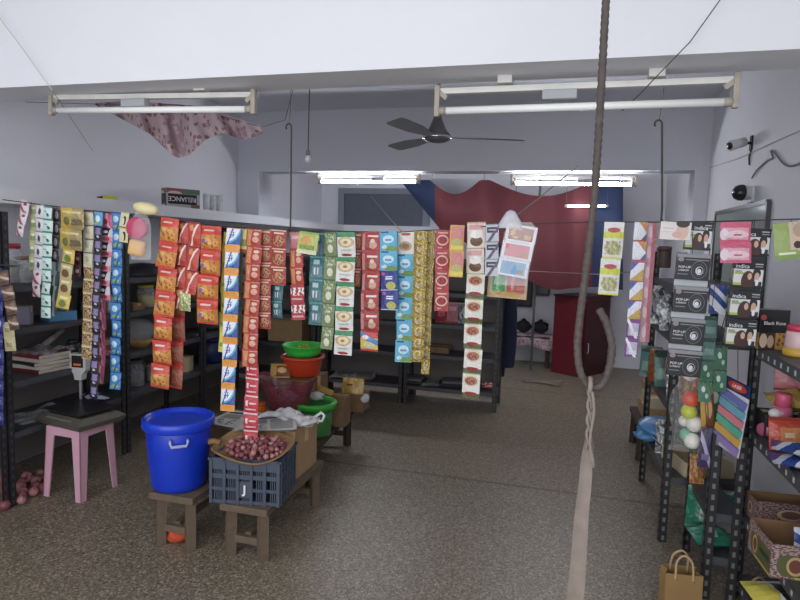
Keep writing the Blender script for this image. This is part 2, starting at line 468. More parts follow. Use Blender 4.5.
# ------------------------------------------------------------------ big rebar hook with cloth strap (near the camera)
YH = 1.25
RB = mat('rusty_rebar', '#4f4743', .7, .3, .45, 60, .5)
ctrl = [onY(611, -70, YH), onY(606, 0, YH), onY(600, 110, YH), onY(594, 200, YH), onY(586, 270, YH), onY(579, 325, YH), onY(577.5, 352, YH), onY(581, 374, YH), onY(589, 386, YH),
        onY(600, 386, YH), onY(608, 372, YH), onY(612, 348, YH), onY(607, 325, YH), onY(599, 309, YH)]
top = ctrl[0]; dirv = (ctrl[0]-ctrl[1]).normalized()
ctrl.insert(0, top + dirv*((ZC-top.z)/dirv.z))
def smooth_path(P, step):
    out = []
    for i in range(len(P)-1):
        a, b, c, d = P[max(0, i-1)], P[i], P[i+1], P[min(len(P)-1, i+2)]
        n = max(2, int((c-b).length/step))
        for k in range(n):
            s = k/n
            out.append(.5*((2*b)+(c-a)*s+(2*a-5*b+4*c-d)*s*s+(3*b-a-3*c+d)*s*s*s))
    out.append(P[-1]); return out
pp = smooth_path(ctrl, .0035)
rr = [.0072+(.0009 if (i % 4) in (0, 1) else 0.) for i in range(len(pp))]
rbase = ctrl[9]
t = thing('rebar_hook', 'thick rusty ribbed rebar hook hanging from the ceiling, nearest the camera', 'hook', rbase)
obj('bar', MB().tube([p-rbase for p in pp], rr, 10), RB, t, True)
CLO = mat('dirty_cloth', '#82776e', .95, var=.3, scale=30, bump=.4)
kx = onY(590, 386, YH)
t = thing('cloth_strap', 'dirty beige cloth strap tied to the rebar hook and hanging down', 'strap', kx)
loop = [Vector((.0, .014*math.cos(a), .002+.014*math.sin(a))) for a in [2*PI*k/14 for k in range(14)]]
obj('knot', MB().tube(loop, .0045, 7, closed=True), CLO, t, True)
tw = MB()
for s in (-1, 1):
    P = []
    for k in range(15):
        q = onY(590+(593-590)*0+ -2*(k/14) + s*1.9*math.cos(k*.9), 390+k*4.2, YH-.003+s*.004*math.sin(k*.9))-kx
        P.append(q)
    tw.tube(P, .0031, 7)
P = [onY(592+2*math.sin(k*.8), 392+k*8.4, YH-.012)-kx for k in range(10)]
tw.tube(P, [.003]*8+[.005, .002], 6)
obj('twisted_cord', tw, CLO, t, True)
rows = [(590, 432, 2.5), (589, 440, 4.2), (588.3, 448, 5.6), (585.6, 475, 6.4), (581.5, 520, 7.3), (575, 600, 8.8), (570, 660, 9.4), (565, 720, 9.8)]
def strap(u, v):
    i = min(len(rows)-2, int(v*(len(rows)-1))); f = v*(len(rows)-1)-i
    a, b = rows[i], rows[i+1]
    x = a[0]+(b[0]-a[0])*f; y = a[1]+(b[1]-a[1])*f; h = a[2]+(b[2]-a[2])*f
    return onY(x+(u-.5)*2*h+.35*math.sin(v*31), y, YH-.004+.006*math.sin(u*PI))-kx
obj('ribbon', MB().grid(strap, 4, 42), CLO, t, True)

# ------------------------------------------------------------------ packets
def pack_mesh(name, w, h, d, m, seed=0, crimp=.09, nx=8, nz=12, serr=True):
    """pillow packet centred on its origin, facing -Y"""
    rnd = random.Random(seed); mb = MB()
    ph = [rnd.uniform(0, 6.28) for _ in range(6)]
    def prof(u, v, sgn):
        x = (u-.5)*w; z = (v-.5)*h
        vv = min(1, max(0, (v-crimp)/(1-2*crimp)))
        k = (math.sin(PI*vv)**.55 if 0 < vv < 1 else 0)*(math.sin(PI*u)**.6 if 0 < u < 1 else 0)
        wr = 1+.2*math.sin(9*u+ph[0]+3*v)+.18*math.sin(13*v+ph[1]+5*u)+.1*math.sin(23*u+ph[2]-11*v)
        pinch = 1-.13*k
        y = -sgn*d/2*k*wr
        return Vector((x*pinch, y + .0006*-sgn, z))
    for sgn in (1, -1):
        mb.grid(lambda u, v: prof(u, v, sgn), nx, nz)
    return mb.mesh(name, m, True)
def flat_mesh(name, w, h, d, m):
    return MB().box((0, 0, 0), (w, d, h), bevel=min(.0015, d*.2)).mesh(name, m)

def P(n, base, *layers, **kw): return pack_mat('print_'+n, base, layers, **kw)
# print designs (u across, v up)
D = {}
D['pinkwhite'] = P('pinkwhite', '#efe3e8', ('diag', 1, 1, .55, .22, '#c7566f'), ('ell', .6, .75, .2, .12, '#b23a5a'))
D['palegreen'] = P('palegreen', '#c3c58e', ('rect', .1, .9, .25, .6, '#8ea169'), ('ell', .5, .7, .25, .12, '#ecead0'))
D['whitedark'] = P('whitedark', '#e6e4ea', ('ell', .6, .45, .2, .25, '#4a4650'), ('rect', 0, 1, .9, 1, '#9c8fa0'))
D['mint'] = P('mint', '#d5efe6', ('rect', 0, 1, .86, 1, '#3f8d7a'), ('ell', .65, .3, .15, .14, '#2d6f6d'), ('rect', .1, .6, .5, .6, '#8fc9bb'))
D['darkbrown'] = P('darkbrown', '#35282c', ('ell', .6, .5, .25, .3, '#b9a8ad'), ('rect', 0, 1, .88, 1, '#7e6a70'))
D['tealthin'] = P('tealthin', '#cfe3e0', ('rect', .55, 1, 0, 1, '#4c7f86'))
D['goldbig'] = P('goldbig', '#d6b53e', ('rect', .5, 1, 0, 1, '#b5a06a'), ('ell', .28, .38, .16, .2, '#7c8148'), ('rect', .5, .95, .2, .5, '#7f6d4c'), ('rect', .05, .9, .75, .85, '#ead98f'), metal=.25)
D['yellow'] = P('yellow', '#e5c03a', ('ell', .5, .38, .3, .25, '#6f8b3f'), ('rect', .2, .8, .7, .84, '#f4ead0'), ('rect', 0, 1, .0, .08, '#8a6d20'))
D['beigefood'] = P('beigefood', '#cdbb7a', ('ell', .5, .4, .34, .26, '#7c5632'), ('rect', .15, .85, .75, .88, '#efe6bd'))
D['maroon'] = P('maroon', '#5d2a30', ('rect', .2, .8, .35, .6, '#c7a8a0'))
D['cream'] = P('cream', '#d8d0b4', ('rect', 0, 1, .9, 1, '#7a6f55'), ('ell', .5, .5, .26, .24, '#aeb186'))
D['tan'] = P('tan', '#c5a36d', ('spots', 0, 1, .1, .9, 7., .52, '#5d3c23'), ('rect', 0, 1, .9, 1, '#e2d2a7'))
D['bluesky'] = P('bluesky', '#55a6d8', ('ell', .5, .5, .3, .25, '#d8ecf6'), ('rect', .1, .6, .1, .25, '#b6c95a'))
D['blackpurple'] = P('blackpurple', '#1f1b22', ('rect', .15, .85, .35, .85, '#8d7bb0'), ('ell', .5, .2, .2, .1, '#d9d2e0'))
D['blackpink'] = P('blackpink', '#221c22', ('rect', 0, 1, .0, .45, '#d9889c'), ('ell', .5, .25, .3, .15, '#b33450'), ('rect', .7, 1, .4, 1, '#cfc4d0'), ('ell', .4, .7, .22, .1, '#e6e2e6'))
D['hotpink'] = P('hotpink', '#d0567f', ('diag', 1, .4, .7, .12, '#e9b6c6'), ('ell', .4, .4, .2, .2, '#8d2146'))
D['blueyellow'] = P('blueyellow', '#2f86c9', ('ell', .5, .18, .36, .1, '#a7c23e'), ('ell', .45, .62, .3, .18, '#bfe0f2'), ('rect', 0, 1, .92, 1, '#1a4f8e'), ('diag', 1, -1, .4, .08, '#1c5aa8'))
D['hairblack'] = P('hairblack', '#ddd4a4', ('ell', .56, .45, .22, .3, '#2a2522'), ('ell', .42, .38, .16, .24, '#e6d3b0'), ('rect', 0, 1, .93, 1, '#b2b56a'), ('rect', 0, 1, 0, .05, '#57532f'), crinkle=.1)
D['namkeen'] = P('namkeen', '#d9402a', ('rect', 0, 1, .08, .66, '#dd8a2d'), ('ell', .5, .36, .42, .27, '#e6a23c'), ('spots', .1, .9, .12, .62, 5., .55, '#b3561d'), ('ell', .3, .42, .11, .09, '#7a5aa0'), ('rect', .25, .75, .8, .86, '#f0d9cf'))
D['namkeenback'] = P('namkeenback', '#b43a2a', ('rect', 0, 1, .1, .85, '#9d4d2f'), ('rect', .3, .5, .15, .8, '#c4703f'), ('rect', 0, 1, .88, 1, '#d03025'))
D['redscript'] = P('redscript', '#c93a2c', ('diag', 1, -.55, .28, .08, '#efe0cf'), ('ell', .35, .75, .2, .13, '#e09a5a'), ('rect', 0, 1, .93, 1, '#8d201b'))
D['greenfoil'] = P('greenfoil', '#9fae5a', ('spots', 0, 1, 0, 1, 6., .5, '#d9dca6'), metal=.4)
D['detergent'] = P('detergent', '#ec9a28', ('rect', .08, 1, .3, .97, '#2f56a6'), ('ell', .12, .86, .82, .52, '#49b4d6'), ('ell', .1, .92, .76, .50, '#eceef4'), ('diag', 1, -.35, .06, .05, '#3b53a8'), ('rect', 0, .08, .3, 1, '#eceef4'), ('rect', .3, .38, .56, .9, '#4a63b4'), ('rect', .45, .52, .6, .84, '#4a63b4'), ('rect', .2, .6, .68, .72, '#4a63b4'), ('rect', .2, .55, .8, .83, '#6f86c4'), ('rect', 0, 1, .0, .27, '#ee9c26'), ('rect', 0, 1, .97, 1, '#ee9c26'))
D['limeyellow'] = P('limeyellow', '#e4d83a', ('rect', .2, .8, .3, .5, '#8aa52c'))
D['olive'] = P('olive', '#5b5a34', ('rect', .3, .7, .2, .8, '#7f7f4c'))
D['paleyellow'] = P('paleyellow', '#d9d27c', ('rect', .2, .9, .25, .55, '#8a9a4a'), ('rect', 0, 1, .0, .12, '#b33c2a'))
D['redgold'] = P('redgold', '#b8352a', ('rect', .08, .38, .06, .94, '#d98a4e'), ('ell', .7, .4, .2, .18, '#e2a58c'), ('ell', .7, .72, .2, .1, '#e8c7a8'), ('rect', .45, .97, .9, .96, '#e0a08a'))
D['redwhite'] = P('redwhite', '#cf2f41', ('rect', .0, 1, .0, .1, '#f0d6d8'), ('rect', .12, .3, .5, .8, '#f3dfe0'), ('rect', .42, .9, .62, .7, '#f0c8cc'), ('rect', .12, .9, .28, .36, '#eec0c6'))
D['redfood'] = P('redfood', '#a83228', ('ell', .5, .4, .4, .3, '#c98a5c'), ('spots', .12, .88, .15, .65, 6., .52, '#7a3a24'), ('rect', .15, .85, .78, .87, '#edc9a8'), ('rect', 0, 1, .94, 1, '#e3c0a6'))
D['pinkred'] = P('pinkred', '#cc7f86', ('rect', .15, .85, .6, .8, '#e3b5b5'), ('rect', 0, 1, 0, .08, '#a33a48'))
D['redsplash'] = P('redsplash', '#b32a32', ('spots', 0, 1, .4, .85, 5., .5, '#eee6e4'), ('rect', .1, .9, .15, .25, '#e0b0b0'))
D['limegreen'] = P('limegreen', '#c3c860', ('ell', .42, .6, .3, .22, '#d4a04a'), ('rect', 0, 1, .0, .18, '#d9dcae'), ('rect', .1, .9, .2, .4, '#7fa040'), ('rect', 0, 1, .9, 1, '#8bb04a'))
D['teal'] = P('teal', '#2f6d72', ('rect', .1, .9, .1, .55, '#5d7f88'), ('rect', .25, .7, .65, .85, '#a8c8c6'), ('rect', .3, .42, .2, .5, '#d2dede'), ('rect', .55, .64, .2, .5, '#d2dede'), ('rect', 0, 1, .93, 1, '#5aa4a6'))
D['herb'] = P('herb', '#768a54', ('ell', .5, .3, .26, .18, '#dcdec2'), ('rect', .3, .7, .58, .66, '#d3d8b2'), ('spots', 0, 1, .5, 1, 7., .56, '#b9c29a'), ('rect', 0, 1, .93, 1, '#4f6a3c'))
D['greensoup'] = P('greensoup', '#e2e2dc', ('rect', 0, 1, .8, 1, '#2f8a58'), ('ell', .5, .6, .46, .22, '#c7ac7c'), ('ell', .5, .6, .34, .15, '#e4d3a6'), ('ell', .5, .6, .12, .06, '#b07a4a'), ('ell', .5, .08, .3, .06, '#a8323a'), ('rect', .2, .8, .25, .31, '#a9b3a4'))
D['redcook'] = P('redcook', '#a9302c', ('rect', .3, .9, .74, .84, '#f0d7cf'), ('ell', .62, .36, .24, .2, '#d2a089'), ('ell', .25, .35, .2, .2, '#8a4a3a'), ('ell', .62, .55, .12, .1, '#e7c9b4'), ('rect', 0, .16, .1, .9, '#cc7b7b'))
D['redblueyellow'] = P('redblueyellow', '#d6c040', ('rect', 0, 1, .68, 1, '#cf3a40'), ('diag', .4, 1, .86, .14, '#4a86c0'), ('ell', .5, .32, .36, .18, '#d9c79a'), ('ell', .3, .72, .22, .1, '#f0e0e6'), ('rect', 0, 1, 0, .1, '#c22f3c'))
D['skyblue'] = P('skyblue', '#4fb0d4', ('ell', .5, .58, .34, .2, '#bfe2ec'), ('rect', .3, .7, .5, .6, '#6a8fc0'), ('ell', .7, .12, .5, .12, '#6f9a4a'), ('ell', .25, .2, .16, .09, '#d9dcd0'), ('rect', .05, .5, .9, .98, '#2b4f86'))
D['darkblue'] = P('darkblue', '#2d3a90', ('rect', .3, .75, .55, .62, '#e6e8f4'), ('rect', .3, .75, .66, .72, '#e6e8f4'), ('ell', .62, .24, .3, .2, '#b7b545'), ('ell', .15, .84, .12, .08, '#c7468e'), ('rect', 0, 1, 0, .05, '#b0b7d0'))
D['whitefood'] = P('whitefood', '#e3dcd2', ('ell', .5, .36, .4, .22, '#b59a76'), ('ell', .5, .36, .26, .13, '#8a6a50'), ('ell', .5, .9, .3, .07, '#b3434a'))
D['gold'] = P('gold', '#b99a35', ('spots', 0, 1, 0, 1, 5., .55, '#e6d79a'), ('ell', .5, .45, .3, .14, '#cabf9c'), metal=.65, rough=.25, crinkle=.8)
D['redchilli'] = P('redchilli', '#b5343a', ('ell', .5, .5, .44, .26, '#e3b9a8'), ('ell', .5, .5, .36, .19, '#a02a2c'), ('rect', .15, .85, .82, .9, '#e0a8a4'), ('rect', .2, .5, .1, .16, '#e0b0a8'))
D['yellowpink'] = P('yellowpink', '#d9a03a', ('rect', .1, 1, .45, .95, '#d08478'), ('ell', .5, .32, .4, .16, '#b8b06a'), ('rect', .1, 1, .06, .22, '#e0cf3a'))
D['whitesauce'] = P('whitesauce', '#e4d8cc', ('rect', .1, .9, .7, .9, '#d9a0a0'), ('ell', .5, .26, .36, .2, '#77583c'), ('ell', .5, .52, .36, .16, '#efe9e4'), ('rect', 0, 1, .94, 1, '#b9a07c'))
D['curry'] = P('curry', '#e4e2d8', ('ell', .5, .72, .46, .25, '#d9cdb0'), ('ell', .5, .7, .38, .17, '#b5694a'), ('spots', .2, .8, .6, .8, 8., .52, '#7a3a28'), ('rect', 0, 1, .0, .2, '#5f6038'), ('ell', .5, .2, .36, .07, '#a83a40'), ('rect', 0, 1, .95, 1, '#b3b78c'))
D['greyblack'] = P('greyblack', '#c6c8d0', ('rect', .08, .95, .5, .82, '#3a4248'), ('diag', 1, -1, .2, .14, '#6b5c78'), ('rect', .2, .8, .62, .7, '#b0b6bc'), ('rect', 0, 1, .93, 1, '#8f96a4'))
D['yellowwhite'] = P('yellowwhite', '#dcd9d4', ('rect', 0, 1, .56, .74, '#c9cc1e'), ('ell', .5, .78, .34, .07, '#b5484e'), ('ell', .5, .3, .44, .2, '#bdb88a'), ('spots', .1, .9, .12, .48, 7., .5, '#98985a'), ('rect', 0, 1, 0, .05, '#c9cc1e'))
D['blueorange'] = P('blueorange', '#dfe0ea', ('diag', .8, 1, 1.62, .34, '#c98a4a'), ('diag', .8, -1, .7, .3, '#5a5f86'), ('rect', 0, 1, 0, .08, '#b05060'))
D['blueorange2'] = P('blueorange2', '#dfe0ea', ('diag', -.8, 1, .82, .34, '#4a62a8'), ('diag', -.6, 1, -.28, .3, '#c8a54a'), ('rect', 0, 1, .93, 1, '#b05060'))
D['pinkfilm'] = P('pinkfilm', '#cf9aa6', ('rect', .6, 1, 0, 1, '#b3646f'), ('ell', .35, .5, .24, .3, '#e2c3c8'))
D['purplewhite'] = P('purplewhite', '#7e3f84', ('rect', .12, .95, .12, .8, '#b9b4cc'), ('diag', 1, .8, .8, .12, '#ece8f0'), ('rect', .3, .9, .15, .35, '#e0dce8'))
D['redplain'] = P('redplain', '#a8232f', ('rect', .1, .9, .3, .6, '#c24a52'))
D['wipes'] = P('wipes', '#d9587c', ('rect', .06, .94, .14, .72, '#e3a2b4'), ('ell', .55, .4, .4, .2, '#efc6d0'), ('ell', .12, .4, .12, .28, '#dfd0d8'), ('rect', .42, .72, .34, .41, '#c23a60'))
D['brownpack'] = P('brownpack', '#6f5546', ('rect', .1, .9, .25, .75, '#8c6c58'), ('diag', .3, 1, .65, .08, '#d0b8a4'), ('rect', 0, 1, .92, 1, '#3e302a'))
D['beigepack'] = P('beigepack', '#c9bd8a', ('rect', .2, .8, .3, .6, '#a79a66'))
D['bluesachet'] = P('bluesachet', '#2b3180', ('ell', .5, .5, .3, .28, '#a9b2e0'), ('rect', 0, 1, .9, 1, '#161a50'), ('ell', .4, .3, .16, .1, '#d8b24a'))
D['greendots'] = P('greendots', '#3f7a5c', ('ell', .35, .6, .16, .14, '#cfe0d4'), ('ell', .65, .3, .14, .12, '#b7d2c0'), ('rect', 0, 1, .9, 1, '#285443'))
D['tealpack'] = P('tealpack', '#57857d', ('rect', .1, .9, .2, .5, '#86aca0'), ('rect', 0, 1, .8, 1, '#39574f'))
D['orangepack'] = P('orangepack', '#c8452a', ('rect', .2, .8, .25, .7, '#e08a4a'), ('rect', .3, .6, .4, .55, '#f2d2a0'), ('rect', 0, 1, .9, 1, '#a4331e'))
D['bluewhite'] = P('bluewhite', '#2f4fa0', ('diag', .5, 1, .5, .16, '#e8ecf4'), ('diag', .5, 1, 1.0, .1, '#dfe6f2'), ('ell', .5, .2, .2, .1, '#f0f0f4'))
D['whiteyellow'] = P('whiteyellow', '#e9e7e2', ('ell', .1, .6, .25, .6, '#e3d23a'), ('ell', .6, .5, .24, .34, '#2b2726'), ('spots', .4, .95, .1, .9, 6., .5, '#4a4442'), rough=.3)
D['greenbag'] = P('greenbag', '#1f7a5c', ('spots', 0, 1, 0, 1, 4., .55, '#2f9a78'), ('rect', .3, .5, .2, .6, '#8fc5ae'), rough=.25, crinkle=.8)
D['orangebag'] = P('orangebag', '#b86f35', ('spots', 0, 1, 0, 1, 5., .5, '#d9a05f'), rough=.25, crinkle=.8)
D['yellowpack'] = P('yellowpack', '#c9a23f', ('spots', 0, 1, 0, 1, 3., .52, '#e0bf62'), ('rect', .2, .5, .7, .78, '#6b5526'))
D['silver'] = P('silver', '#b6b8bb', ('spots', 0, 1, 0, 1, 4., .52, '#6f7478'), metal=.5, rough=.25, crinkle=1.)
D['purplepack'] = P('purplepack', '#3d3358', ('diag', .7, 1, .8, .12, '#b7aac8'), ('rect', .2, .8, .2, .35, '#7a6a9a'))
D['yellowbrown'] = P('yellowbrown', '#c9973a', ('rect', .3, 1, .1, .8, '#8a4f2a'), ('ell', .6, .5, .25, .2, '#e0b46a'))
D['multipouch'] = P('multipouch', '#b8a88a', ('rect', .1, .45, .2, 1, '#4f9a5a'), ('rect', .2, .27, .3, 1, '#76c07c'), ('rect', .5, .95, .2, 1, '#b8584e'), ('rect', .62, .7, .3, 1, '#d98a7a'), ('spots', 0, 1, 0, .25, 8., .45, '#c9a25a'), rough=.2)
D['greencard'] = P('greencard', '#8fa648', ('rect', .4, 1, .25, 1, '#c9b49c'), ('ell', .7, .5, .2, .3, '#d9b39a'), ('ell', .72, .78, .22, .2, '#b89a80'), ('ell', .62, .38, .12, .1, '#3a2620'), ('rect', 0, 1, 0, .12, '#7c9a3a'), ('rect', .1, .55, .13, .19, '#e3e8c8'), crinkle=.15)

GRP = 'packet strips hanging on the line'
def hang_strip(label, x0, y0, x1, y1, wpx, n, design, Y=YS, name='sachet_strip', part='sachet', depth=.3, gap=.0, yawj=.06, seed=None, group=GRP, link=True):
    a = onY(x0, y0, Y); b = onY(x1, y1, Y)
    L = (b-a).length; h = L/n
    m = onY((x0+x1)/2+wpx/2, (y0+y1)/2, Y)-onY((x0+x1)/2-wpx/2, (y0+y1)/2, Y)
    w = m.length
    t = thing(name, label, 'packet strip', a, 0, group)
    dr = (b-a).normalized()
    sd = seed if seed is not None else int(x0*13+y0)
    rnd = random.Random(sd)
    designs = design if isinstance(design, (list, tuple)) else [design]
    mes = {}
    tilt = math.atan2(-dr.x, -dr.z)
    for i in range(n):
        k = designs[min(i, len(designs)-1)] if len(designs) > 1 else designs[0]
        if k not in mes: mes[k] = pack_mesh(part, w, h*(1-gap), min(w, h)*depth, D[k], sd)
        p = dr*(h*(i+.5)) + Vector((0, rnd.uniform(-.003, .003), 0))
        put(part, mes[k], t, p+Vector((rnd.uniform(-.03, .03)*w, 0, 0)), (rnd.uniform(-.13, .13), tilt+rnd.uniform(-.035, .035), rnd.uniform(-yawj, yawj)*2))
    # loop of thread to the line
    if link:
        zt = line_z(a.x)-a.z
        q = Vector((0, YS-Y, zt+.001))
        obj('thread', MB().tube([(0, 0, -h*.06), (0, (YS-Y)*.4, zt*.5-.002), q, q+Vector((0, .004, -.004))], .0012, 5), STR, t)
    return t
B_, M_, F_ = YS+.035, YS, YS-.035      # behind, on and before the line
ns = dict(name='packet_strip', part='packet')
hang_strip('tilted pink and white packet strip at the far left end of line', 26, 201, 19, 236, 8, 3, 'pinkwhite', F_)
hang_strip('pale yellow green sachet strip beside the tilted pink and white strip', 34, 204, 33, 270, 7, 5, 'palegreen', M_)
hang_strip('white sachet strip with dark spots, pink packets at its lower end', 41, 204, 36, 297, 8, 7, ['whitedark']*5+['pinkwhite']*2, F_)
hang_strip('long mint green and white sachet strip near the left end', 48, 206, 45.5, 318, 9, 9, 'mint', F_-.01)
hang_strip('short dark brown sachet strip between mint and gold packets', 56.5, 208, 55, 262, 7, 4, 'darkbrown', M_)
hang_strip('thin white and teal strip hanging behind the gold packets', 58, 210, 54.5, 316, 5, 7, 'tealthin', B_+.03)
hang_strip('pair of wide gold packets at left with brown picture', 73, 208, 71, 250, 23, 2, 'goldbig', F_, depth=.2, **ns)
hang_strip('yellow packet above beige food packets, hanging below the gold pair', 69, 249, 63, 309, 12, 4, ['yellow', 'beigefood', 'beigefood', 'yellow'], F_+.012, depth=.2, **ns)
hang_strip('small maroon strip showing behind the yellow packet at left', 77.5, 226, 78, 277, 6, 4, 'maroon', B_)
hang_strip('cream sachet strip with brown patterned tan sachets at its lower end', 89, 211, 87, 359, 9.5, 11, ['cream']*4+['tan']*7, M_)
hang_strip('long narrow black and purple sachet strip with blue top at left', 99, 212, 94, 398, 8, 14, ['bluesky']+['blackpurple']*13, F_)
hang_strip('black and pink sachet strip, right of the narrow black and purple one', 108, 213, 104, 300, 11, 6, ['hotpink']+['blackpink']*5, M_)
hang_strip('plain hot pink sachet strip, showing below the black and pink one', 104, 240, 101, 383, 7, 8, 'hotpink', B_)
hang_strip('long bright blue sachet strip with yellow green marks', 117.5, 212, 115.5, 389, 10, 10, 'blueyellow', M_)
hang_strip('two cream sachets with a black hair picture, at the blue strip', 125, 212, 123, 243, 8.5, 2, 'hairblack', F_, depth=.08)
hang_strip('long strip of large orange snack packets, leftmost of the orange ones', 170, 218, 159, 388, 19, 7, 'namkeen', F_, depth=.65, **ns)
hang_strip('long strip of red brown packets seen behind the left orange packets', 180, 222, 175, 388, 15, 7, 'namkeenback', B_, depth=.4, **ns)
hang_strip('red strip with pale slanted lettering, right beside the left orange packets', 184, 221, 179, 309, 12, 4, 'redscript', M_, depth=.35, **ns)
hang_strip('red strip with pale slanted lettering, left beside the right orange packets', 196, 222, 190, 294, 13, 3, 'redscript', F_, depth=.35, **ns)
hang_strip('single green foil packet below the red slanted lettering strips', 185, 291, 184, 311, 11, 1, 'greenfoil', F_+.01, depth=.3, link=True, **ns)
hang_strip('short strip of four large orange snack packets, right of the red ones', 212, 226, 206, 324, 20, 4, 'namkeen', F_, depth=.65, **ns)
hang_strip('long strip of orange, blue and white detergent sachets', 233, 228, 228, 411, 14, 8, 'detergent', F_-.01, depth=.2)
hang_strip('thin lime yellow strip peeking from behind the detergent sachets', 227, 232, 222, 352, 7, 6, 'limeyellow', B_)
hang_strip('thin dark olive strip right of the detergent sachets', 240, 231, 238, 346, 7, 6, 'olive', B_)
hang_strip('short pale yellow packet right of the detergent strip', 244, 229, 243, 252, 8, 1, 'paleyellow', F_+.02, **ns)
hang_strip('strip of red and gold packets ending above the red and white ones', 254.5, 229, 249, 367, 15, 8, 'redgold', F_, depth=.3, **ns)
hang_strip('low strip of red and white sachets reaching down to the onion tray', 252, 362, 251, 449, 13.5, 5, 'redwhite', F_+.02)
hang_strip('red strip with food pictures, beside the red and gold packets', 265.5, 229, 264, 329, 13, 6, 'redfood', M_, depth=.25, **ns)
hang_strip('short red strip of three food packets above the brown carton', 280, 230, 278, 285, 15, 3, 'redfood', F_, depth=.25, **ns)
hang_strip('teal strip half hidden behind the short red food packets', 279, 232, 277, 318, 11, 5, 'teal', B_)
hang_strip('pink topped red strip with splash sachets at its lower end', 295, 232, 298.5, 320, 13, 5, ['pinkred', 'redgold', 'redgold', 'redsplash', 'redsplash'], M_, depth=.25)
hang_strip('single lime green packet with a yellow picture on the line', 310, 232, 307, 254, 19, 1, 'limegreen', F_, depth=.3, **ns)
hang_strip('teal packet strip right of the pink topped red strip', 318, 233, 315, 325, 14, 4, 'teal', B_, depth=.2, **ns)
hang_strip('olive green herb sachet strip left of the green soup packets', 331.5, 232, 327, 349, 12, 5, 'herb', M_, depth=.25)
hang_strip('strip of white and green soup packets showing a bowl', 346.5, 232, 343, 355, 17.5, 5, 'greensoup', F_, depth=.3, **ns)
hang_strip('narrow red sachet strip between soup packets and red cooking packets', 358.5, 232, 357, 287, 7, 3, 'redfood', B_)
hang_strip('red cooking packet strip ending in one red, blue and yellow packet', 371.5, 232, 369, 351, 18, 6, ['redcook']*5+['redblueyellow'], F_, depth=.25, **ns)
hang_strip('two sky blue packets above two dark blue ones with yellow fruit', 388, 231, 390, 310, 17, 4, ['skyblue', 'skyblue', 'darkblue', 'darkblue'], F_-.005, depth=.2, **ns)
hang_strip('long strip of sky blue packets below one white food packet', 406, 232, 403.5, 362, 16.5, 6, ['whitefood']+['skyblue']*5, M_, depth=.22, **ns)
hang_strip('wide shiny gold sachet strip in the middle of the line', 421, 231, 417, 362, 13, 11, 'gold', F_, depth=.4)
hang_strip('narrow shiny gold sachet strip hanging a little lower', 431, 231, 425, 374, 8, 10, 'gold', M_, depth=.3)
hang_strip('strip of red chilli powder packets right of the gold strips', 443, 230, 441, 311, 14, 4, 'redchilli', M_, depth=.25, **ns)
hang_strip('two yellow and pink packets on the line beside the curry packets', 457.5, 225, 456, 277, 14, 2, 'yellowpink', F_, depth=.25, **ns)
hang_strip('long strip of white curry packets with olive edges reaching lowest', 477, 222, 471, 398, 18, 7, ['whitesauce', 'whitesauce']+['curry']*5, M_, depth=.25, **ns)
hang_strip('short grey and black sachet strip left of the mug cards', 492.5, 224, 491.5, 276, 13, 3, 'greyblack', F_, depth=.2)
hang_strip('clear pouch of green and red sticks below the mug cards', 508, 271, 505, 298, 40, 1, 'multipouch', B_, depth=.25, **ns)
hang_strip('yellow and white noodle packets right of the rebar hook', 615, 222, 608, 295, 20, 2, 'yellowwhite', F_, depth=.25, **ns)
hang_strip('blue, white and orange sachet strip with purple packets at bottom', 641, 222, 631, 357, 13, 7, ['blueorange', 'blueorange', 'blueorange2', 'blueorange2', 'blueorange2', 'purplewhite', 'purplewhite'], F_, depth=.2)
hang_strip('pale pink film strip beside the blue and orange sachets', 652, 222, 644, 342, 10, 6, 'pinkfilm', M_, depth=.2)
hang_strip('two pink wet wipe packets hanging right of black boxes', 736, 222, 735, 263, 31, 2, 'wipes', F_, depth=.2, **ns)
hang_strip('green card with bottle picture at the right picture edge', 793, 222, 794, 259, 38, 1, 'greencard', F_, depth=.05, **ns)
# strips at the far left, hung on the rack post
YL = 2.50
hang_strip('dark blue sachet strip at the left picture edge below the brown one', -1, 268, -1, 425, 9, 10, 'bluesachet', YL, group='sachet strips on the left rack', link=False)
hang_strip('tilted brown chocolate sachet strip at the left picture edge', 3, 270, 15, 330, 11, 4, 'brownpack', YL-.02, group='sachet strips on the left rack', link=False)
hang_strip('pair of beige packets below the brown sachets at left edge', 8, 322, 11, 351, 10, 2, 'beigepack', YL+.01, group='sachet strips on the left rack', link=False)
# hanger bar that carries those three strips
hb = [Vector((-2.945, 2.60, onY(3, 268, YL).z)), onY(20, 266, YL), onY(-14, 264, YL)]
tag(obj('hanger_wire', MB().tube(hb, .003, 6), WIRE), 'thin bent wire on the left rack carrying the brown sachets', 'wire')

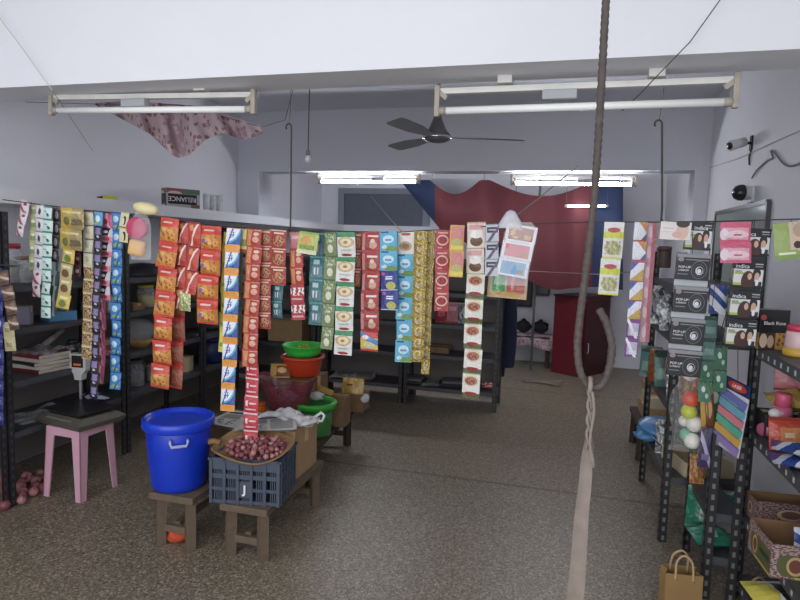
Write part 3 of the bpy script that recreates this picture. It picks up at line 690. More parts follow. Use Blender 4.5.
# hair colour boxes: flat printed boxes with lettering
BLK = '#17171a'
PEOPLE = P('hairbox', BLK, ('rect', .02, .98, .08, .68, '#d9d8d6'), ('rect', .02, .34, .08, .17, '#a6bd3a'), ('rect', .05, .36, .48, .56, '#9fb83a'),
  ('ell', .5, .24, .22, .38, '#46261f'), ('ell', .55, .42, .07, .125, '#d3a88e'), ('ell', .77, .54, .13, .2, '#241c1a'), ('ell', .785, .43, .08, .145, '#cfa288'),
  ('rect', .66, .96, .08, .24, '#2a2730'), ('ell', .8, .2, .05, .12, '#e9e6e4'), ('rect', .7, .95, .86, .9, '#b8b8bc'), ('rect', .7, .95, .77, .81, '#8d8d92'), crinkle=.05, rough=.35)
SPIRAL = P('spiralbox', '#1b1b1e', ('rect', 0, 1, .86, 1, '#8a8c92'), ('ell', .68, .4, .24, .34, '#6a6a70'), ('ell', .68, .4, .222, .315, '#1b1b1e'), ('ell', .68, .39, .17, .24, '#48484d'), ('ell', .675, .385, .15, .212, '#1b1b1e'),
  ('ell', .69, .37, .115, .16, '#c9c9cc'), ('ell', .705, .385, .085, .12, '#1b1b1e'), ('ell', .69, .36, .06, .085, '#d9d9dc'), ('ell', .12, .78, .09, .09, '#8f7f86'), ('rect', .26, .95, .76, .79, '#8d8d92'), ('rect', .05, .36, .2, .23, '#85858a'), crinkle=.05, rough=.35)
WTXT = mat('white_print', '#e6e6e8', .5, var=.03); BTXT = mat('navy_print', '#2f3f7a', .5); YTXT = mat('gold_print', '#c9a94a', .5)
def px_w(x, y, w, Y): return (onY(x+w/2, y, Y)-onY(x-w/2, y, Y)).length
def box_strip(label, pts, wpx, hpx, m, texts, Y, part='hair_dye_box', group='hair colour box strips', flap=None):
    a = onY(pts[0][0], pts[0][1]-hpx/2, Y)
    t = thing('box_strip', label, 'box strip', a, 0, group)
    for (x, y) in pts:
        c = onY(x, y, Y)-a; w = px_w(x, y, wpx, Y); h = (onY(x, y-hpx/2, Y)-onY(x, y+hpx/2, Y)).length
        b = put(part, flat_mesh(part, w, h, .022, m), t, c, (0, .03, .05))
        for (tx, u, v, sz, mm) in texts:
            put('lettering', text_mesh(tx, sz*h, mm, 'LEFT'), b, ((u-.5)*w, -.0118, (v-.5)*h), FRONT)
    x = pts[0][0]; zt = line_z(a.x)-a.z
    if flap:
        fl = MB()
        for (q, r) in zip(pts, pts[1:]):
            p1_, p2_ = onY(q[0], q[1], Y)-a, onY(r[0], r[1], Y)-a
            hx_ = Vector((w*.49, 0, 0)); o_ = Vector((0, .0125, 0)); vs_ = [fl.bm.verts.new(p) for p in (p1_+o_-hx_, p1_+o_+hx_, p2_+o_+hx_, p2_+o_-hx_)]; fl.bm.faces.new(vs_)
        obj('backing_film', fl, flap, t)
    obj('thread', MB().tube([(0, 0, -.01), (0, (YS-Y)*.5, zt*.5-.003), (0, YS-Y, zt+.001), (0, YS-Y+.004, zt-.004)], .0014, 5), STR, t)
    return t
FILM = mat('grey_film', '#b4b6bc', .35)
box_strip('strip of four black boxes with a pale spiral emblem', [(692.5, 267), (690, 299.5), (687, 331.5), (684, 363)], 34, 26, SPIRAL,
    [('POP-UP', .06, .48, .13, WTXT), ('CARBON', .06, .36, .09, WTXT)], F_-.01, 'black_box', flap=FILM)
box_strip('single black hair colour box with couple, behind the pale face card', [(698, 236)], 27, 28, PEOPLE, [('indica', .3, .78, .2, WTXT), ('easy', .05, .62, .12, BTXT)], M_-.005)
box_strip('strip of four black hair colour boxes with couple, right of pink wipes', [(754, 242), (747.5, 274), (744, 304), (740.5, 333)], 31, 27, PEOPLE,
    [('indica', .06, .78, .2, WTXT), ('easy', .06, .6, .13, BTXT)], M_+.0, flap=mat('black_film', '#222226', .3))
FACE = P('facecard', '#e0d6d2', ('ell', .72, .52, .2, .5, '#dcb4a4'), ('ell', .72, .92, .22, .22, '#3a2c2a'), ('ell', .55, .3, .16, .18, '#d9a89c'), ('rect', .08, .42, .62, .66, '#b0a4a4'), ('rect', .08, .36, .42, .45, '#c0b4b2'), crinkle=.05)
box_strip('pale card with a face picture, left of the black hair box', [(675, 231)], 31, 18, FACE, [], F_-.02, 'face_card')

hang_strip('blue and white packet hanging between spiral boxes and hair boxes', 719, 285, 716, 314, 17, 1, 'bluewhite', 2.8, depth=.25, **ns)
hang_strip('green dotted sachet strip hanging low between the black boxes', 711, 316, 704, 402, 13, 4, ['tealpack', 'tealpack', 'greendots', 'greendots'], 2.8, depth=.25)
hang_strip('second green dotted strip showing left of the razor card', 722, 346, 719, 392, 13, 2, 'greendots', 2.83, depth=.25)
# three mug-like cards in a clear sleeve
a = onY(522, 226, F_); tc = thing('card_strip', 'tilted strip of three coloured cards in a clear sleeve', 'card strip', a, 0, GRP)
wc = px_w(520, 250, 31, F_)
for i, (c1, c2) in enumerate((('#a8503a', '#c8a03c'), ('#d65a62', '#a8703c'), ('#4f9ac6', '#8a5a3a'))):
    c = onY(521-4*i, 234+17*i, F_)-a; h = .075
    mm = P('card%d' % i, '#dfe0e6', ('rect', .1, .9, .12, .86, c1), ('rect', .62, .84, .2, .45, c2), ('spots', .12, .5, .2, .8, 6., .52 if i == 0 else .75, '#d9b04a'), crinkle=.1)
    put('card', flat_mesh('card', wc, h, .006, mm), tc, c, (0, .14, 0))
slv = MB().grid(lambda u, v: Vector(((u-.5)*wc*(1.06-.5*max(0, v-.86)/.14), -.006-.004*math.sin(9*u)*math.sin(7*v), (v-.94)*.275))+Vector(((v-.9)*.045, 0, 0)), 10, 14)
obj('clear_sleeve', slv, clear_mat('clear_film', '#f2f4f8', .25), tc, True)
obj('gathered_top', MB().lathe([(0, .07), (.02, .06), (.035, .035), (.05, .01), (.055, -.01)], (-.05, 0, 0), 12, 1, .3), clear_mat('clear_film2', '#e8eaf0', .5), tc, True)
obj('thread', MB().tube([(-.05, 0, .05), (-.04, .02, line_z(a.x)-a.z), (-.04, YS-F_, line_z(a.x)-a.z)], .0014, 5), STR, tc)

# clear bag with soap-like toys near the orange packets
a = onY(143, 217, F_-.02)
t = thing('toy_bag', 'clear bag hanging left of the orange snack packets, pink disc inside', 'plastic bag', a, 0)
for nm, mb_, m_, pos, rt_, lb in (
    ('pink_disc', MB().lathe([(0, .012), (.05, .012), (.056, .006), (.056, -.006), (.05, -.012), (0, -.012)]), mat('pink_plastic', '#c04468', .4), onY(137, 228, F_-.02), (PI/2, 0, .2), 'flat pink disc inside the clear hanging bag'),
    ('orange_block', MB().box((0, 0, 0), (.085, .045, .085), bevel=.022), mat('peach_plastic', '#e2b67a', .5), onY(137, 248, F_-.02), (.1, .2, .3), 'pale orange rounded block at bottom of the clear hanging bag'),
    ('cream_bundle', MB().lathe([(0, -.075), (.018, -.065), (.03, -.03), (.032, .02), (.02, .06), (0, .075)]), mat('cream_plastic', '#e3d8a6', .5, bump=.4), onY(146, 208.5, F_-.02), (0, PI/2+.15, 0), 'cream bundle on the line above the clear hanging bag')):
    tag(obj(nm, mb_, m_, None, True, pos, rt_), lb, 'toy')
def bagf(sgn):
    return lambda u, v: Vector(((u-.5)*.125*(1-.55*max(0, v-.75)/.25), sgn*.04*math.sin(PI*u)*math.sin(PI*min(1, v*1.1)), (v-1)*.25+.03)) + Vector((-.015, 0, 0))
obj('clear_film', MB().grid(bagf(1), 8, 10).grid(bagf(-1), 8, 10), clear_mat('clear_film3', '#f2f0f4', .16), t, True)
obj('thread', MB().tube([(-.01, .0, .03), (-.01, YS-F_+.02, line_z(a.x)-a.z)], .0014, 5), STR, t)
#PART2
# ------------------------------------------------------------------ small builders
def G(n, c, **k): return mat(n, c, **k)
CARD = G('cardboard', '#a98a66', rough=.85, var=.2, scale=18, bump=.2)
CARD2 = G('cardboard_dark', '#7d6248', rough=.85, var=.25, scale=18, bump=.2)
CREAMC = G('cream_card', '#c8b99a', rough=.8, var=.15)
TAPE = G('packing_tape', '#c6a878', rough=.3)
def carton(label, c, s, rz=0., m=CARD, flaps=True, cat='box', group=None, zrot=None):
    """closed carton standing on c (base centre), size s, with tape and flap seams"""
    t = thing('carton', label, cat, c, rz, group)
    obj('body', MB().box((0, 0, s[2]/2), s, bevel=.004), m, t)
    obj('tape', MB().box((0, 0, s[2]+.0006), (s[0]*.98, min(.05, s[1]*.3), .0012)).box((s[0]/2+.0006, 0, s[2]*.83+.0003), (.0012, min(.05, s[1]*.3), s[2]*.34)), TAPE, t)
    return t
def open_carton(label, c, s, rz, m, inner, flap=None, group=None):
    t = thing('open_carton', label, 'box', c, rz, group); x, y, z = s; w = .004
    obj('bottom', MB().box((0, 0, w/2), (x, y, w)), inner, t)
    obj('front_wall', MB().box((0, -y/2+w/2, z/2), (x, w, z)), m, t)
    obj('back_wall', MB().box((0, y/2-w/2, z/2), (x, w, z)), inner, t)
    for sx in (-1, 1): obj('side_wall', MB().box((sx*(x/2-w/2), 0, z/2), (w, y-2*w, z)), m, t)
    if flap:
        for sx in flap:
            obj('flap', MB().bar((sx*x/2, 0, z), (sx*(x/2+.07), 0, z+.05), .003, y*.95, PI/2), inner, t)
    return t
def jar(label, c, r, h, body, lid, contents=None, name='jar', group=None):
    t = thing(name, label, 'jar', c, 0, group)
    obj('body', MB().lathe([(0, 0), (r*.95, 0), (r, .01), (r, h*.78), (r*.8, h*.86), (r*.8, h*.9)], n=24), body, t, True)
    obj('lid', MB().lathe([(0, h), (r*.84, h), (r*.88, h-.006), (r*.88, h*.88), (0, h*.88)], n=24), lid, t, True)
    if contents: obj('contents', MB().lathe([(0, .006), (r*.9, .006), (r*.93, h*.5), (r*.5, h*.58), (0, h*.6)], n=20), contents, t, True)
    return t
def pouch(label, c, w, h, design, rz=0., lean=0., d=.05, group=None, name='pouch', cat='packet', roll=0., lay=None):
    """a single packet standing on (or lying on) point c"""
    t = thing(name, label, cat, c, rz, group)
    me = pack_mesh('bag', w, h, d, D[design], int(abs(c[0])*999+abs(c[1])*77))
    if lay is None: put('bag', me, t, (0, math.sin(lean)*h/2, math.cos(lean)*h/2+abs(math.sin(roll))*w/2), (-lean, roll, 0))
    else: put('bag', me, t, (0, 0, d/2+abs(math.sin(lay))*h/2), (-PI/2+lay, 0, 0))
    return t
def X(px, py, V): return onY(px, py, V).x
def Lft(px, py, z, U=-3.16):
    U += .055
    p = onX(px, py, U); return Vector((U, p.y, z))
def crumple(mb, c, sx, sy, sz, seed, n=16, m=10, amp=.25):
    rnd = random.Random(seed); a = [(rnd.uniform(2, 6), rnd.uniform(0, 6), rnd.uniform(2, 5)) for _ in range(4)]
    def f(u, v):
        th, ph = 2*PI*u, PI*v
        k = 1+sum(amp/4*math.sin(p*th*1.0//1 if 0 else round(p)*th+q+r*ph) for p, q, r in a)*math.sin(ph)
        return Vector(c)+Vector((sx*k*math.sin(ph)*math.cos(th), sy*k*math.sin(ph)*math.sin(th), -sz*math.cos(ph)*(1+.3*amp*math.sin(3*th)*math.sin(ph))))
    return mb.grid(f, n, m)

# ------------------------------------------------------------------ left loft ledge
p = onX(187, 206, -3.14); ZL = 1.7975
rz = math.radians(62)
t = thing('product_carton', 'small printed carton with upside-down lettering standing on the loft ledge', 'box', (p.x-.06, p.y, ZL), rz)
wb, hb_, db = .30, .165, .10
RM = P('reliance', '#b9b4b4', ('rect', 0, 1, .74, 1, '#5f7a55'), ('rect', 0, .42, .74, 1, '#a8525a'), ('ell', .24, .72, .22, .14, '#d9c9c4'), ('rect', .04, .9, .2, .72, '#2a2628'), ('rect', .72, 1, 0, .22, '#8a5a55'), crinkle=0)
b = obj('body', MB().box((0, 0, hb_/2), (wb, db, hb_), bevel=.003), RM, t)
put('lettering', text_mesh('RELIANCE', .056, WTXT), b, (-.01, -db/2-.001, hb_*.47), (PI/2, PI, 0))
q = onX(218, 207, -3.14)
t = thing('cup_sleeve', 'stack of pale plastic cup sleeves beside the small lettered carton on ledge', 'cup', (q.x-.05, q.y, ZL), rz)
for k in range(3):
    obj('sleeve', MB().lathe([(0, 0), (.028, 0), (.032, .13), (.034, .15), (0, .152)], (-.07+.068*k, 0, 0), 16), clear_mat('clear_sleeve%d' % k, '#f2f4f5', .85), t, True)
obj('crinkled_top', MB().box((0, 0, .158), (.19, .05, .012), bevel=.004), mat('white_film', '#f0f0f2', .3), t)
q = onX(108, 197, -3.12)
t = thing('yellow_tube', 'small yellow tube with dark tip lying on the loft ledge', 'tube', (q.x, q.y, ZL), rz)
obj('body', MB().bar((-.04, 0, .014), (.055, 0, .014), .028, .028), mat('yellow_plastic', '#c9bd3a', .5), t)
obj('tip', MB().cyl((-.04, 0, .014), (-.075, 0, .014), .012, .004, 10), mat('dark_plastic', '#2d2d30', .5), t)

# ------------------------------------------------------------------ left rack goods
RED = mat('red_lid', '#b4343c', .4); CLR = clear_mat('clear_jar', '#dfe2e6', .3); GREYC = mat('grey_contents', '#8c8880', .8, var=.4, scale=60)
jar('large clear jar with red lid at left picture edge, top rack shelf', Lft(7, 286, 1.25, -3.2), .085, .235, CLR, RED, GREYC)
jar('smaller clear jar right of the red lidded jar, top rack shelf', Lft(25, 286, 1.25, -3.14), .055, .16, CLR, mat('brown_lid', '#7a5648', .5), GREYC)
carton('small violet grey box on the left rack behind chocolate strip', Lft(24, 323, 1.01, -3.12), (.08, .07, .11), .5, mat('violet_box', '#8a8398', .5))
t = thing('plastic_tray', 'light blue flat tray standing behind the mint sachet strip', 'tray', Lft(59, 318, 1.01, -3.1), 1.2)
obj('tray', MB().box((0, 0, .005), (.16, .12, .01), bevel=.002).box((0, -.06, .03), (.16, .006, .06)).box((0, .06, .03), (.16, .006, .06)).box((-.08, 0, .03), (.006, .12, .06)).box((.08, 0, .03), (.006, .12, .06)), mat('light_blue_plastic', '#5b93b8', .4), t)
mags = [('#6b2a30', 'dark red'), ('#c9c2b8', 'white'), ('#33323a', 'black'), ('#c7beb4', 'pale grey'), ('#7d3038', 'red')]
mb0 = Lft(32, 383, .71, -3.16); z = .7105
names = ['lowest', 'second lowest', 'middle', 'second highest', 'topmost']
for i, (c, n) in enumerate(mags):
    t = thing('magazine', n + ' magazine, %s of the stack behind the pink stool' % names[i], 'magazine', (mb0.x+.0, mb0.y+.06, z), 1.45+.12*math.sin(i*2.3), 'magazines on the left rack')
    obj('pages', MB().box((0, 0, .011), (.22, .27, .02)), mat('paper_edges', '#bdb5a8', .9), t)
    obj('cover', MB().box((0, 0, .0215), (.225, .275, .0015)).box((-.112, 0, .011), (.0015, .275, .021)).box((0, 0, .0006), (.225, .275, .001)), mat('cover_'+c[1:], c, .35), t); z += .0225
mb1 = Lft(53, 372, .71, -3.12)
for i, (c, n) in enumerate((('#34343c', 'black book under the blue one on left rack'), ('#5a86b4', 'blue covered book on the left rack beside magazines'))):
    t = thing('book', n, 'book', (mb1.x-.02, mb1.y+.10, .711+i*.034), 1.5+.2*i)
    obj('pages', MB().box((0, 0, .015), (.15, .2, .026)), mat('paper_edges', '#bdb5a8', .9), t)
    obj('cover', MB().box((0, 0, .0295), (.155, .205, .003)).box((-.0775, 0, .015), (.003, .205, .03)).box((0, 0, .0012), (.155, .205, .002)), mat('cover_'+c[1:], c, .4), t)
t = thing('plastic_wrap', 'crumpled clear wrap lying over the magazine stack', 'plastic wrap', (mb0.x+.02, mb0.y+.06, z+.0), .2)
obj('film', MB().grid(lambda u, v: Vector(((u-.5)*.24, (v-.5)*.3, .008+.014*math.sin(11*u)*math.sin(9*v)+.006*math.sin(23*u+7*v))), 16, 16), clear_mat('clear_wrap', '#f2f4f8', .35), t, True)
pr = Lft(38, 345, .71, -3.3)
t = thing('paper_roll', 'rolled white paper leaning behind the magazines on left rack', 'paper', (pr.x, pr.y, .71), 0)
obj('roll', MB().cyl((0, -.12, .02), (0.02, .18, .2), .02, n=12), mat('white_paper', '#b8b4ac', .9), t, True)
t = thing('tin_can', 'dark tin with shiny stud on rack above the weighing scale', 'tin', Lft(73, 356, .71, -3.1))
obj('body', MB().lathe([(0, 0), (.045, 0), (.045, .13), (.04, .14), (0, .14)]), mat('dark_tin', '#2b2a2d', .4), t, True)
obj('lid', MB().lathe([(0, .158), (.03, .158), (.035, .14), (0, .14)]), mat('tin_lid', '#3d3b3e', .35, .5), t, True)
for i, (c, l) in enumerate((('#b0848c', 'dusty pink'), ('#a2554f', 'red brown'), ('#c2a57c', 'tan'))):
    carton(l+' flat box, %s of the pile behind hot pink sachets' % ('lowest', 'middle', 'topmost')[i], Lft(106, 352, .71+.0385*i, -3.14), (.14, .10, .036), 1.4+.1*i, mat('flat_box_%d' % i, c, .6), group='flat boxes on the left rack')
t = thing('white_bottle', 'white bottle standing on the left rack behind blue sachets', 'bottle', Lft(110, 318, 1.01, -3.12))
obj('body', MB().lathe([(0, 0), (.03, 0), (.032, .01), (.032, .09), (.014, .12), (.014, .13), (0, .13)]), mat('white_plastic', '#d5d3d2', .4), t, True)
obj('cap', MB().lathe([(0, .155), (.015, .155), (.016, .128), (0, .128)]), mat('purple_cap', '#7a4a70', .4), t, True)
pouch('blue and white packet lying on the low left rack shelf', Lft(95, 399, .42, -3.1), .12, .17, 'bluewhite', 1.2, lay=.1, d=.04)
# bay behind the blue drum
t = thing('cooking_pot', 'black round pot upside down on the rack behind hanging toy bag', 'pot', Lft(143, 288, 1.25, -3.17))
obj('body', MB().lathe([(.155, 0), (.15, .02), (.135, .06), (.09, .09), (0, .1)]), mat('black_pot', '#232326', .4), t, True)
obj('rim', MB().lathe([(.155, 0), (.162, .004), (.162, .012), (.152, .014)]), mat('pot_rim', '#3a3a3d', .3, .5), t, True)
jar('clear square jar with yellow label, behind the hanging toy bag', Lft(146, 306, 1.01, -3.13), .065, .17, CLR, mat('yellow_label', '#c3b23a', .5), mat('yellow_stuff', '#b3a23c', .7))
carton('flat brown box in front of the yellow jar on left rack', Lft(134, 306, 1.01, -3.08), (.09, .12, .05), 0, CARD2)
t = thing('wicker_bowl', 'tan wicker bowl in clear wrap on rack behind toy bag', 'bowl', Lft(139, 349, .71, -3.15))
obj('bowl', MB().lathe([(0, 0), (.06, 0), (.09, .03), (.105, .06), (.1, .062), (.08, .03), (0, .008)]), mat('wicker', '#b08c58', .8, var=.3, scale=50, bump=.5), t, True)
obj('clear_wrap', crumple(MB(), (0, 0, .12), .11, .11, .10, 5), clear_mat('clear_wrap2', '#eef0f2', .22), t, True)
jar('grey ribbed jar on the low rack shelf behind the blue drum', Lft(136, 388, .42, -3.13), .06, .2, clear_mat('grey_jar', '#9a9aa0', .5), mat('grey_lid', '#55565c', .5), GREYC)
carton('pale upright carton on the low rack shelf behind orange strip', Lft(184, 376, .42, -3.12), (.12, .10, .13), .1, CREAMC)
p = Lft(212, 381, .42, -3.14)
t = thing('dark_blue_drum', 'dark blue round drum standing on rack behind detergent strip', 'drum', p)
obj('body', MB().lathe([(0, 0), (.12, 0), (.135, .02), (.14, .1), (.135, .18), (.12, .2), (0, .205)]), mat('deep_blue', '#1d2c5c', .4), t, True)
obj('lid', MB().lathe([(0, .222), (.09, .222), (.1, .2), (0, .2)]), mat('deep_blue_lid', '#24366c', .4), t, True)
t = thing('clear_bag', 'grey plastic bag bulging on the rack above dark blue drum', 'plastic bag', Lft(214, 344, .71, -3.15))
obj('bag', crumple(MB(), (0, 0, .09), .12, .13, .09, 9), mat('grey_plastic', '#77757a', .3, bump=.4, scale=20), t, True)
obj('knot', MB().lathe([(0, .17), (.02, .175), (.012, .19), (.035, .22), (0, .215)]), mat('grey_plastic', '#77757a'), t, True)
carton('brown carton on upper left rack between the orange packet strips', Lft(192, 305, 1.01, -3.16), (.2, .2, .14), .1, CARD2)
# row at the back
for i, (px, py, z, s, m, l) in enumerate(((289, 345, .50, (.38, .22, .27), CARD, 'large brown carton on the back rack above the green bowl'),
        (252, 345, .50, (.22, .22, .16), CARD2, 'dark brown carton on back rack behind red and gold strip'),
        (440, 356, .50, (.2, .2, .06), CARD2, 'flat dark carton on back rack behind the gold strip'),
        (385, 327, .80, (.3, .2, .12), G('dim_box', '#4c4844', rough=.7), 'dim grey box on the back rack behind dark blue packets'),
        (330, 330, .80, (.22, .2, .16), G('dim_green', '#3f5450', rough=.7), 'dull green box on back rack behind the herb sachets'))):
    carton(l, (X(px, py, 5.78), 5.78, z), s, .03, m)
def newspaper(label, c, s, rz, n=3, group='folded newspapers'):
    t = thing('newspaper', label, 'newspaper', c, rz, group)
    me = P('newsprint', '#c9c5bd', ('rect', .06, .94, .8, .9, '#3b3a3c'), ('rect', .06, .48, .45, .74, '#8d8a86'), ('rect', .54, .94, .1, .74, '#9a9792'), ('spots', .06, .48, .08, .4, 9., .5, '#807d7a'), rough=.9, crinkle=.2)
    for k in range(n):
        obj('sheet', MB().grid(lambda u, v: Vector(((u-.5)*s[0], (v-.5)*s[1], .004+.007*k+.006*math.sin(3*u+k)*math.sin(4*v+k)+(.02*(u-.5)**2 if k == n-1 else 0))), 10, 10), me, t, True, (0.012*k, -.01*k, 0), (0, 0, .06*k))
    return t
newspaper('newspaper bundle with white edge on the lowest back rack shelf, middle', (X(352, 378, 5.75), 5.75, .181), (.42, .3), .1, 4)
newspaper('thin newspaper at right end of the lowest back rack shelf', (X(432, 386, 5.75), 5.75, .181), (.26, .26), .4, 2)
pouch('white and red packet at the far right of the lowest back shelf', (X(488, 391, 5.72), 5.72, .181), .12, .1, 'redsplash', .3, lay=.4, d=.04)
for i, px in enumerate((441, 452)):
    pouch('%s pink packet standing on the back rack, behind chilli strip' % ('left', 'right')[i], (X(px, 322, 5.72), 5.72, .801), .11, .2, 'pinkred' if i else 'redplain', 0, .1, .05)
pouch('silver grey packet on the back rack right of the pink ones', (X(462, 322, 5.74), 5.74, .801), .09, .2, 'silver', 0, .1, .05)
for i, (px, l) in enumerate(((300, 'left'), (316, 'middle'), (372, 'right'))):
    jar('dim jar on the back rack shelf, %s one of three behind strips' % l, (X(px, 296, 5.75), 5.75, 1.101), .06, .18, clear_mat('grey_jar'), mat('grey_lid', '#55565c'), GREYC, group='jars on the back rack')

# ------------------------------------------------------------------ benches
WOOD = mat('old_grey_wood', '#665748', .85, var=.3, scale=22, bump=.35); DWOOD = mat('dark_old_wood', '#3e3028', .8, var=.3, scale=20, bump=.3)
def bench(label, x0, x1, y0, y1, h, m, group='low wooden benches', leg=.045, over=.02, rz=0.):
    t = thing('wooden_bench', label, 'bench', ((x0+x1)/2, (y0+y1)/2, 0), rz, group); hx, hy = (x1-x0)/2, (y1-y0)/2
    obj('top', MB().box((0, 0, h-.0175), (2*hx, 2*hy, .035), bevel=.005), m, t)
    ix, iy = hx-over-leg/2, hy-over-leg/2
    for sx in (-1, 1):
        for sy in (-1, 1):
            obj('leg', MB().bar((sx*(ix+.004), sy*(iy+.004), 0), (sx*ix, sy*iy, h-.035), leg, leg), m, t)
    for sy in (-1, 1): obj('stretcher', MB().box((0, sy*iy, h*.33), (2*ix-leg, .025, .035)), m, t)
    obj('stretcher', MB().box((0, 0, h*.33+.02), (.03, 2*iy-leg*.5, .022)), m, t)
    return t
HB = .28
bench('low weathered wooden bench carrying the blue drum', -1.935, -1.685, 2.47, 3.22, HB, WOOD)
bench('low weathered wooden bench under the grey crate', -1.55, -1.295, 2.49, 3.20, HB-.01, WOOD)
bench('long dark wooden bench carrying the green tub', -1.89, -1.45, 3.30, 4.26, HB, DWOOD, rz=.09)
# blue drum
dc = Vector((-1.853, 2.60, HB))
BLU = mat('royal_blue_plastic', '#1537ba', .32, var=.05)
t = thing('plastic_drum', 'big royal blue plastic drum with lid on the left bench', 'drum', dc, .25); t.scale = (.87, .87, 1.06)
obj('body', MB().lathe([(0, 0), (.135, 0), (.15, .008), (.157, .03), (.176, .2), (.183, .31), (.18, .315), (0, .315)], n=44), BLU, t, True)
obj('lid', MB().lathe([(.178, .295), (.196, .295), (.203, .301), (.203, .337), (.196, .343), (.186, .341), (.182, .325), (.165, .318), (.1, .322), (0, .324)], n=44), mat('royal_blue_lid', '#193dc2', .3, var=.05), t, True)
for a in (-1.2, PI-1.2):
    ca, sa = math.cos(a), math.sin(a); tx = Vector((-sa, ca, 0)); rr_ = Vector((ca, sa, 0))
    pth = [rr_*.178+tx*-.045+Vector((0, 0, .27)), rr_*.196+tx*-.047+Vector((0, 0, .263)), rr_*.199+tx*-.04+Vector((0, 0, .243)), rr_*.199+tx*.04+Vector((0, 0, .243)), rr_*.196+tx*.047+Vector((0, 0, .263)), rr_*.178+tx*.045+Vector((0, 0, .27))]
    h_ = obj('handle', MB().tube(pth, .0075, 8), mat('pale_blue_handle', '#a9b4d6', .3), t, True)
# crate
CR = mat('grey_blue_plastic', '#434c5c', .5, var=.12)
t = thing('plastic_crate', 'grey blue slatted plastic crate holding the onion tray', 'crate', (-1.452, 2.655, HB-.01), math.radians(10))
cx, cy, cz = .35, .29, .225
def lattice(L, H, solid=None):
    mb = MB(); th = .012
    for z in (.012, .075, .138, H-.016): mb.box((0, 0, z), (L, th, .022 if z > .1 else .016))
    mb.box((0, 0, H-.03), (L, th*.7, .05))
    n = 5
    for i in range(n+1): mb.box((-L/2+L*i/n*(1-.016/L)+.008, -.002, H/2), (.014, th+.006, H))
    for i in range(n):
        xa = -L/2+L*i/n+.014; wd_ = L/n-.014
        for k in range(1, 6): mb.box((xa+wd_*k/6, 0, H/2), (.0045, .005, H))
    if solid is not None: mb.box((-L/2+L*(solid+.5)/n, 0, .075), (L/n, .009, .08))
    return mb
for sy in (-1, 1):
    wl = obj('side_panel', lattice(cx, cz, 2 if sy < 0 else None), CR, t, False, (0, sy*(cy/2-.006), 0), (0, 0, 0 if sy < 0 else PI))
    if sy < 0: put('lettering', text_mesh('J', .056, WTXT, bold=.0018), wl, (.002, -.0125, .078), FRONT)
for sx in (-1, 1): obj('end_panel', lattice(cy-.03, cz), CR, t, False, (sx*(cx/2-.006), 0, 0), (0, 0, PI/2*sx))
obj('base', MB().box((0, 0, .006), (cx-.02, cy-.02, .012)), CR, t)
obj('rim', MB().box((0, -cy/2+.004, cz-.004), (cx+.012, .018, .012)).box((0, cy/2-.004, cz-.004), (cx+.012, .018, .012)).box((-cx/2+.004, 0, cz-.004), (.018, cy, .012)).box((cx/2-.004, 0, cz-.004), (.018, cy, .012)), CR, t)
# woven tray + onions
JUTE = mat('woven_tan', '#8f6f4a', .9, var=.3, scale=55, bump=.6)
tc_ = Vector((-1.455, 2.645, HB-.01+cz-.03)); tilt = math.radians(9)
t = thing('woven_tray', 'tan woven winnowing tray heaped with onions on the crate', 'tray', tc_, -.1)
tb = [(0, 0), (.1, .003), (.16, .012), (.195, .034), (.212, .05), (.207, .054), (.19, .04), (.15, .02), (.1, .011), (0, .008)]
def tr(u, v):
    k = v*(len(tb)-1); i = min(len(tb)-2, int(k)); f = k-i
    r = tb[i][0]+(tb[i+1][0]-tb[i][0])*f; z = tb[i][1]+(tb[i+1][1]-tb[i][1])*f
    a = 2*PI*u; x, y = r*1.02*math.cos(a), r*.86*math.sin(a)
    z += (y*math.tan(tilt)*.9 if r > .05 else 0)*(r/.2) + .012*max(0, r-.12)/.08*math.sin(3*a+1)
    return Vector((x, y, z+.012))
obj('tray', MB().grid(tr, 40, 22), JUTE, t, True)
obj('handle', MB().tube([(-.185, -.02, .045), (-.215, -.03, .055), (-.24, -.045, .052)], [.02, .014, .016], 10), JUTE, t, True)
ONI = []
for i, c in enumerate(('#94585a', '#ad7a76', '#834852')):
    mm = mat('onion_skin_%d' % i, c, .4, var=.3, scale=80)
    ONI.append(MB().lathe([(0, -.0155), (.005, -.016), (.012, -.012), (.0165, -.003), (.0155, .005), (.009, .012), (.003, .0165), (.0022, .022), (0, .023)], n=12).mesh('onion', mm, True))
rnd = random.Random(3); count = 0
def onion(loc, sc, label, group, src=[None]):
    o = put('onion', rnd.choice(ONI), None, loc, (rnd.uniform(-1.2, 1.2), rnd.uniform(-1.2, 1.2), rnd.uniform(0, 6)))
    o.scale = (sc, sc, sc); tag(o, label, 'onion', group); return o
placed = []
tries = 0
while count < 125 and tries < 9000:
    tries += 1
    a = rnd.uniform(0, 2*PI); r = math.sqrt(rnd.random())*.150; sc = rnd.uniform(.68, .92)
    x, y = .02+r*math.cos(a), r*.8*math.sin(a)-.006
    rad = .0165*sc
    base = .026 + max(0, (r-.1)*.25) + y*math.tan(tilt)*.9*min(1, r/.2*1.0)
    z = base+rad
    for (qx, qy, qz, qr) in placed:
        d2 = (x-qx)**2+(y-qy)**2; s = qr+rad*.96
        if d2 < s*s: z = max(z, qz+math.sqrt(s*s-d2))
    if z > base + rad + .036*(1-(r/.165)**2)+.006: continue
    placed.append((x, y, z, rad)); count += 1
    c_, s_ = math.cos(-.1), math.sin(-.1)
    onion(tc_+Vector((x*c_-y*s_, x*s_+y*c_, z)), sc, 'small red onion in the heap on the woven tray', 'onions heaped on the woven tray')
fl = []; tries = 0; n = 0
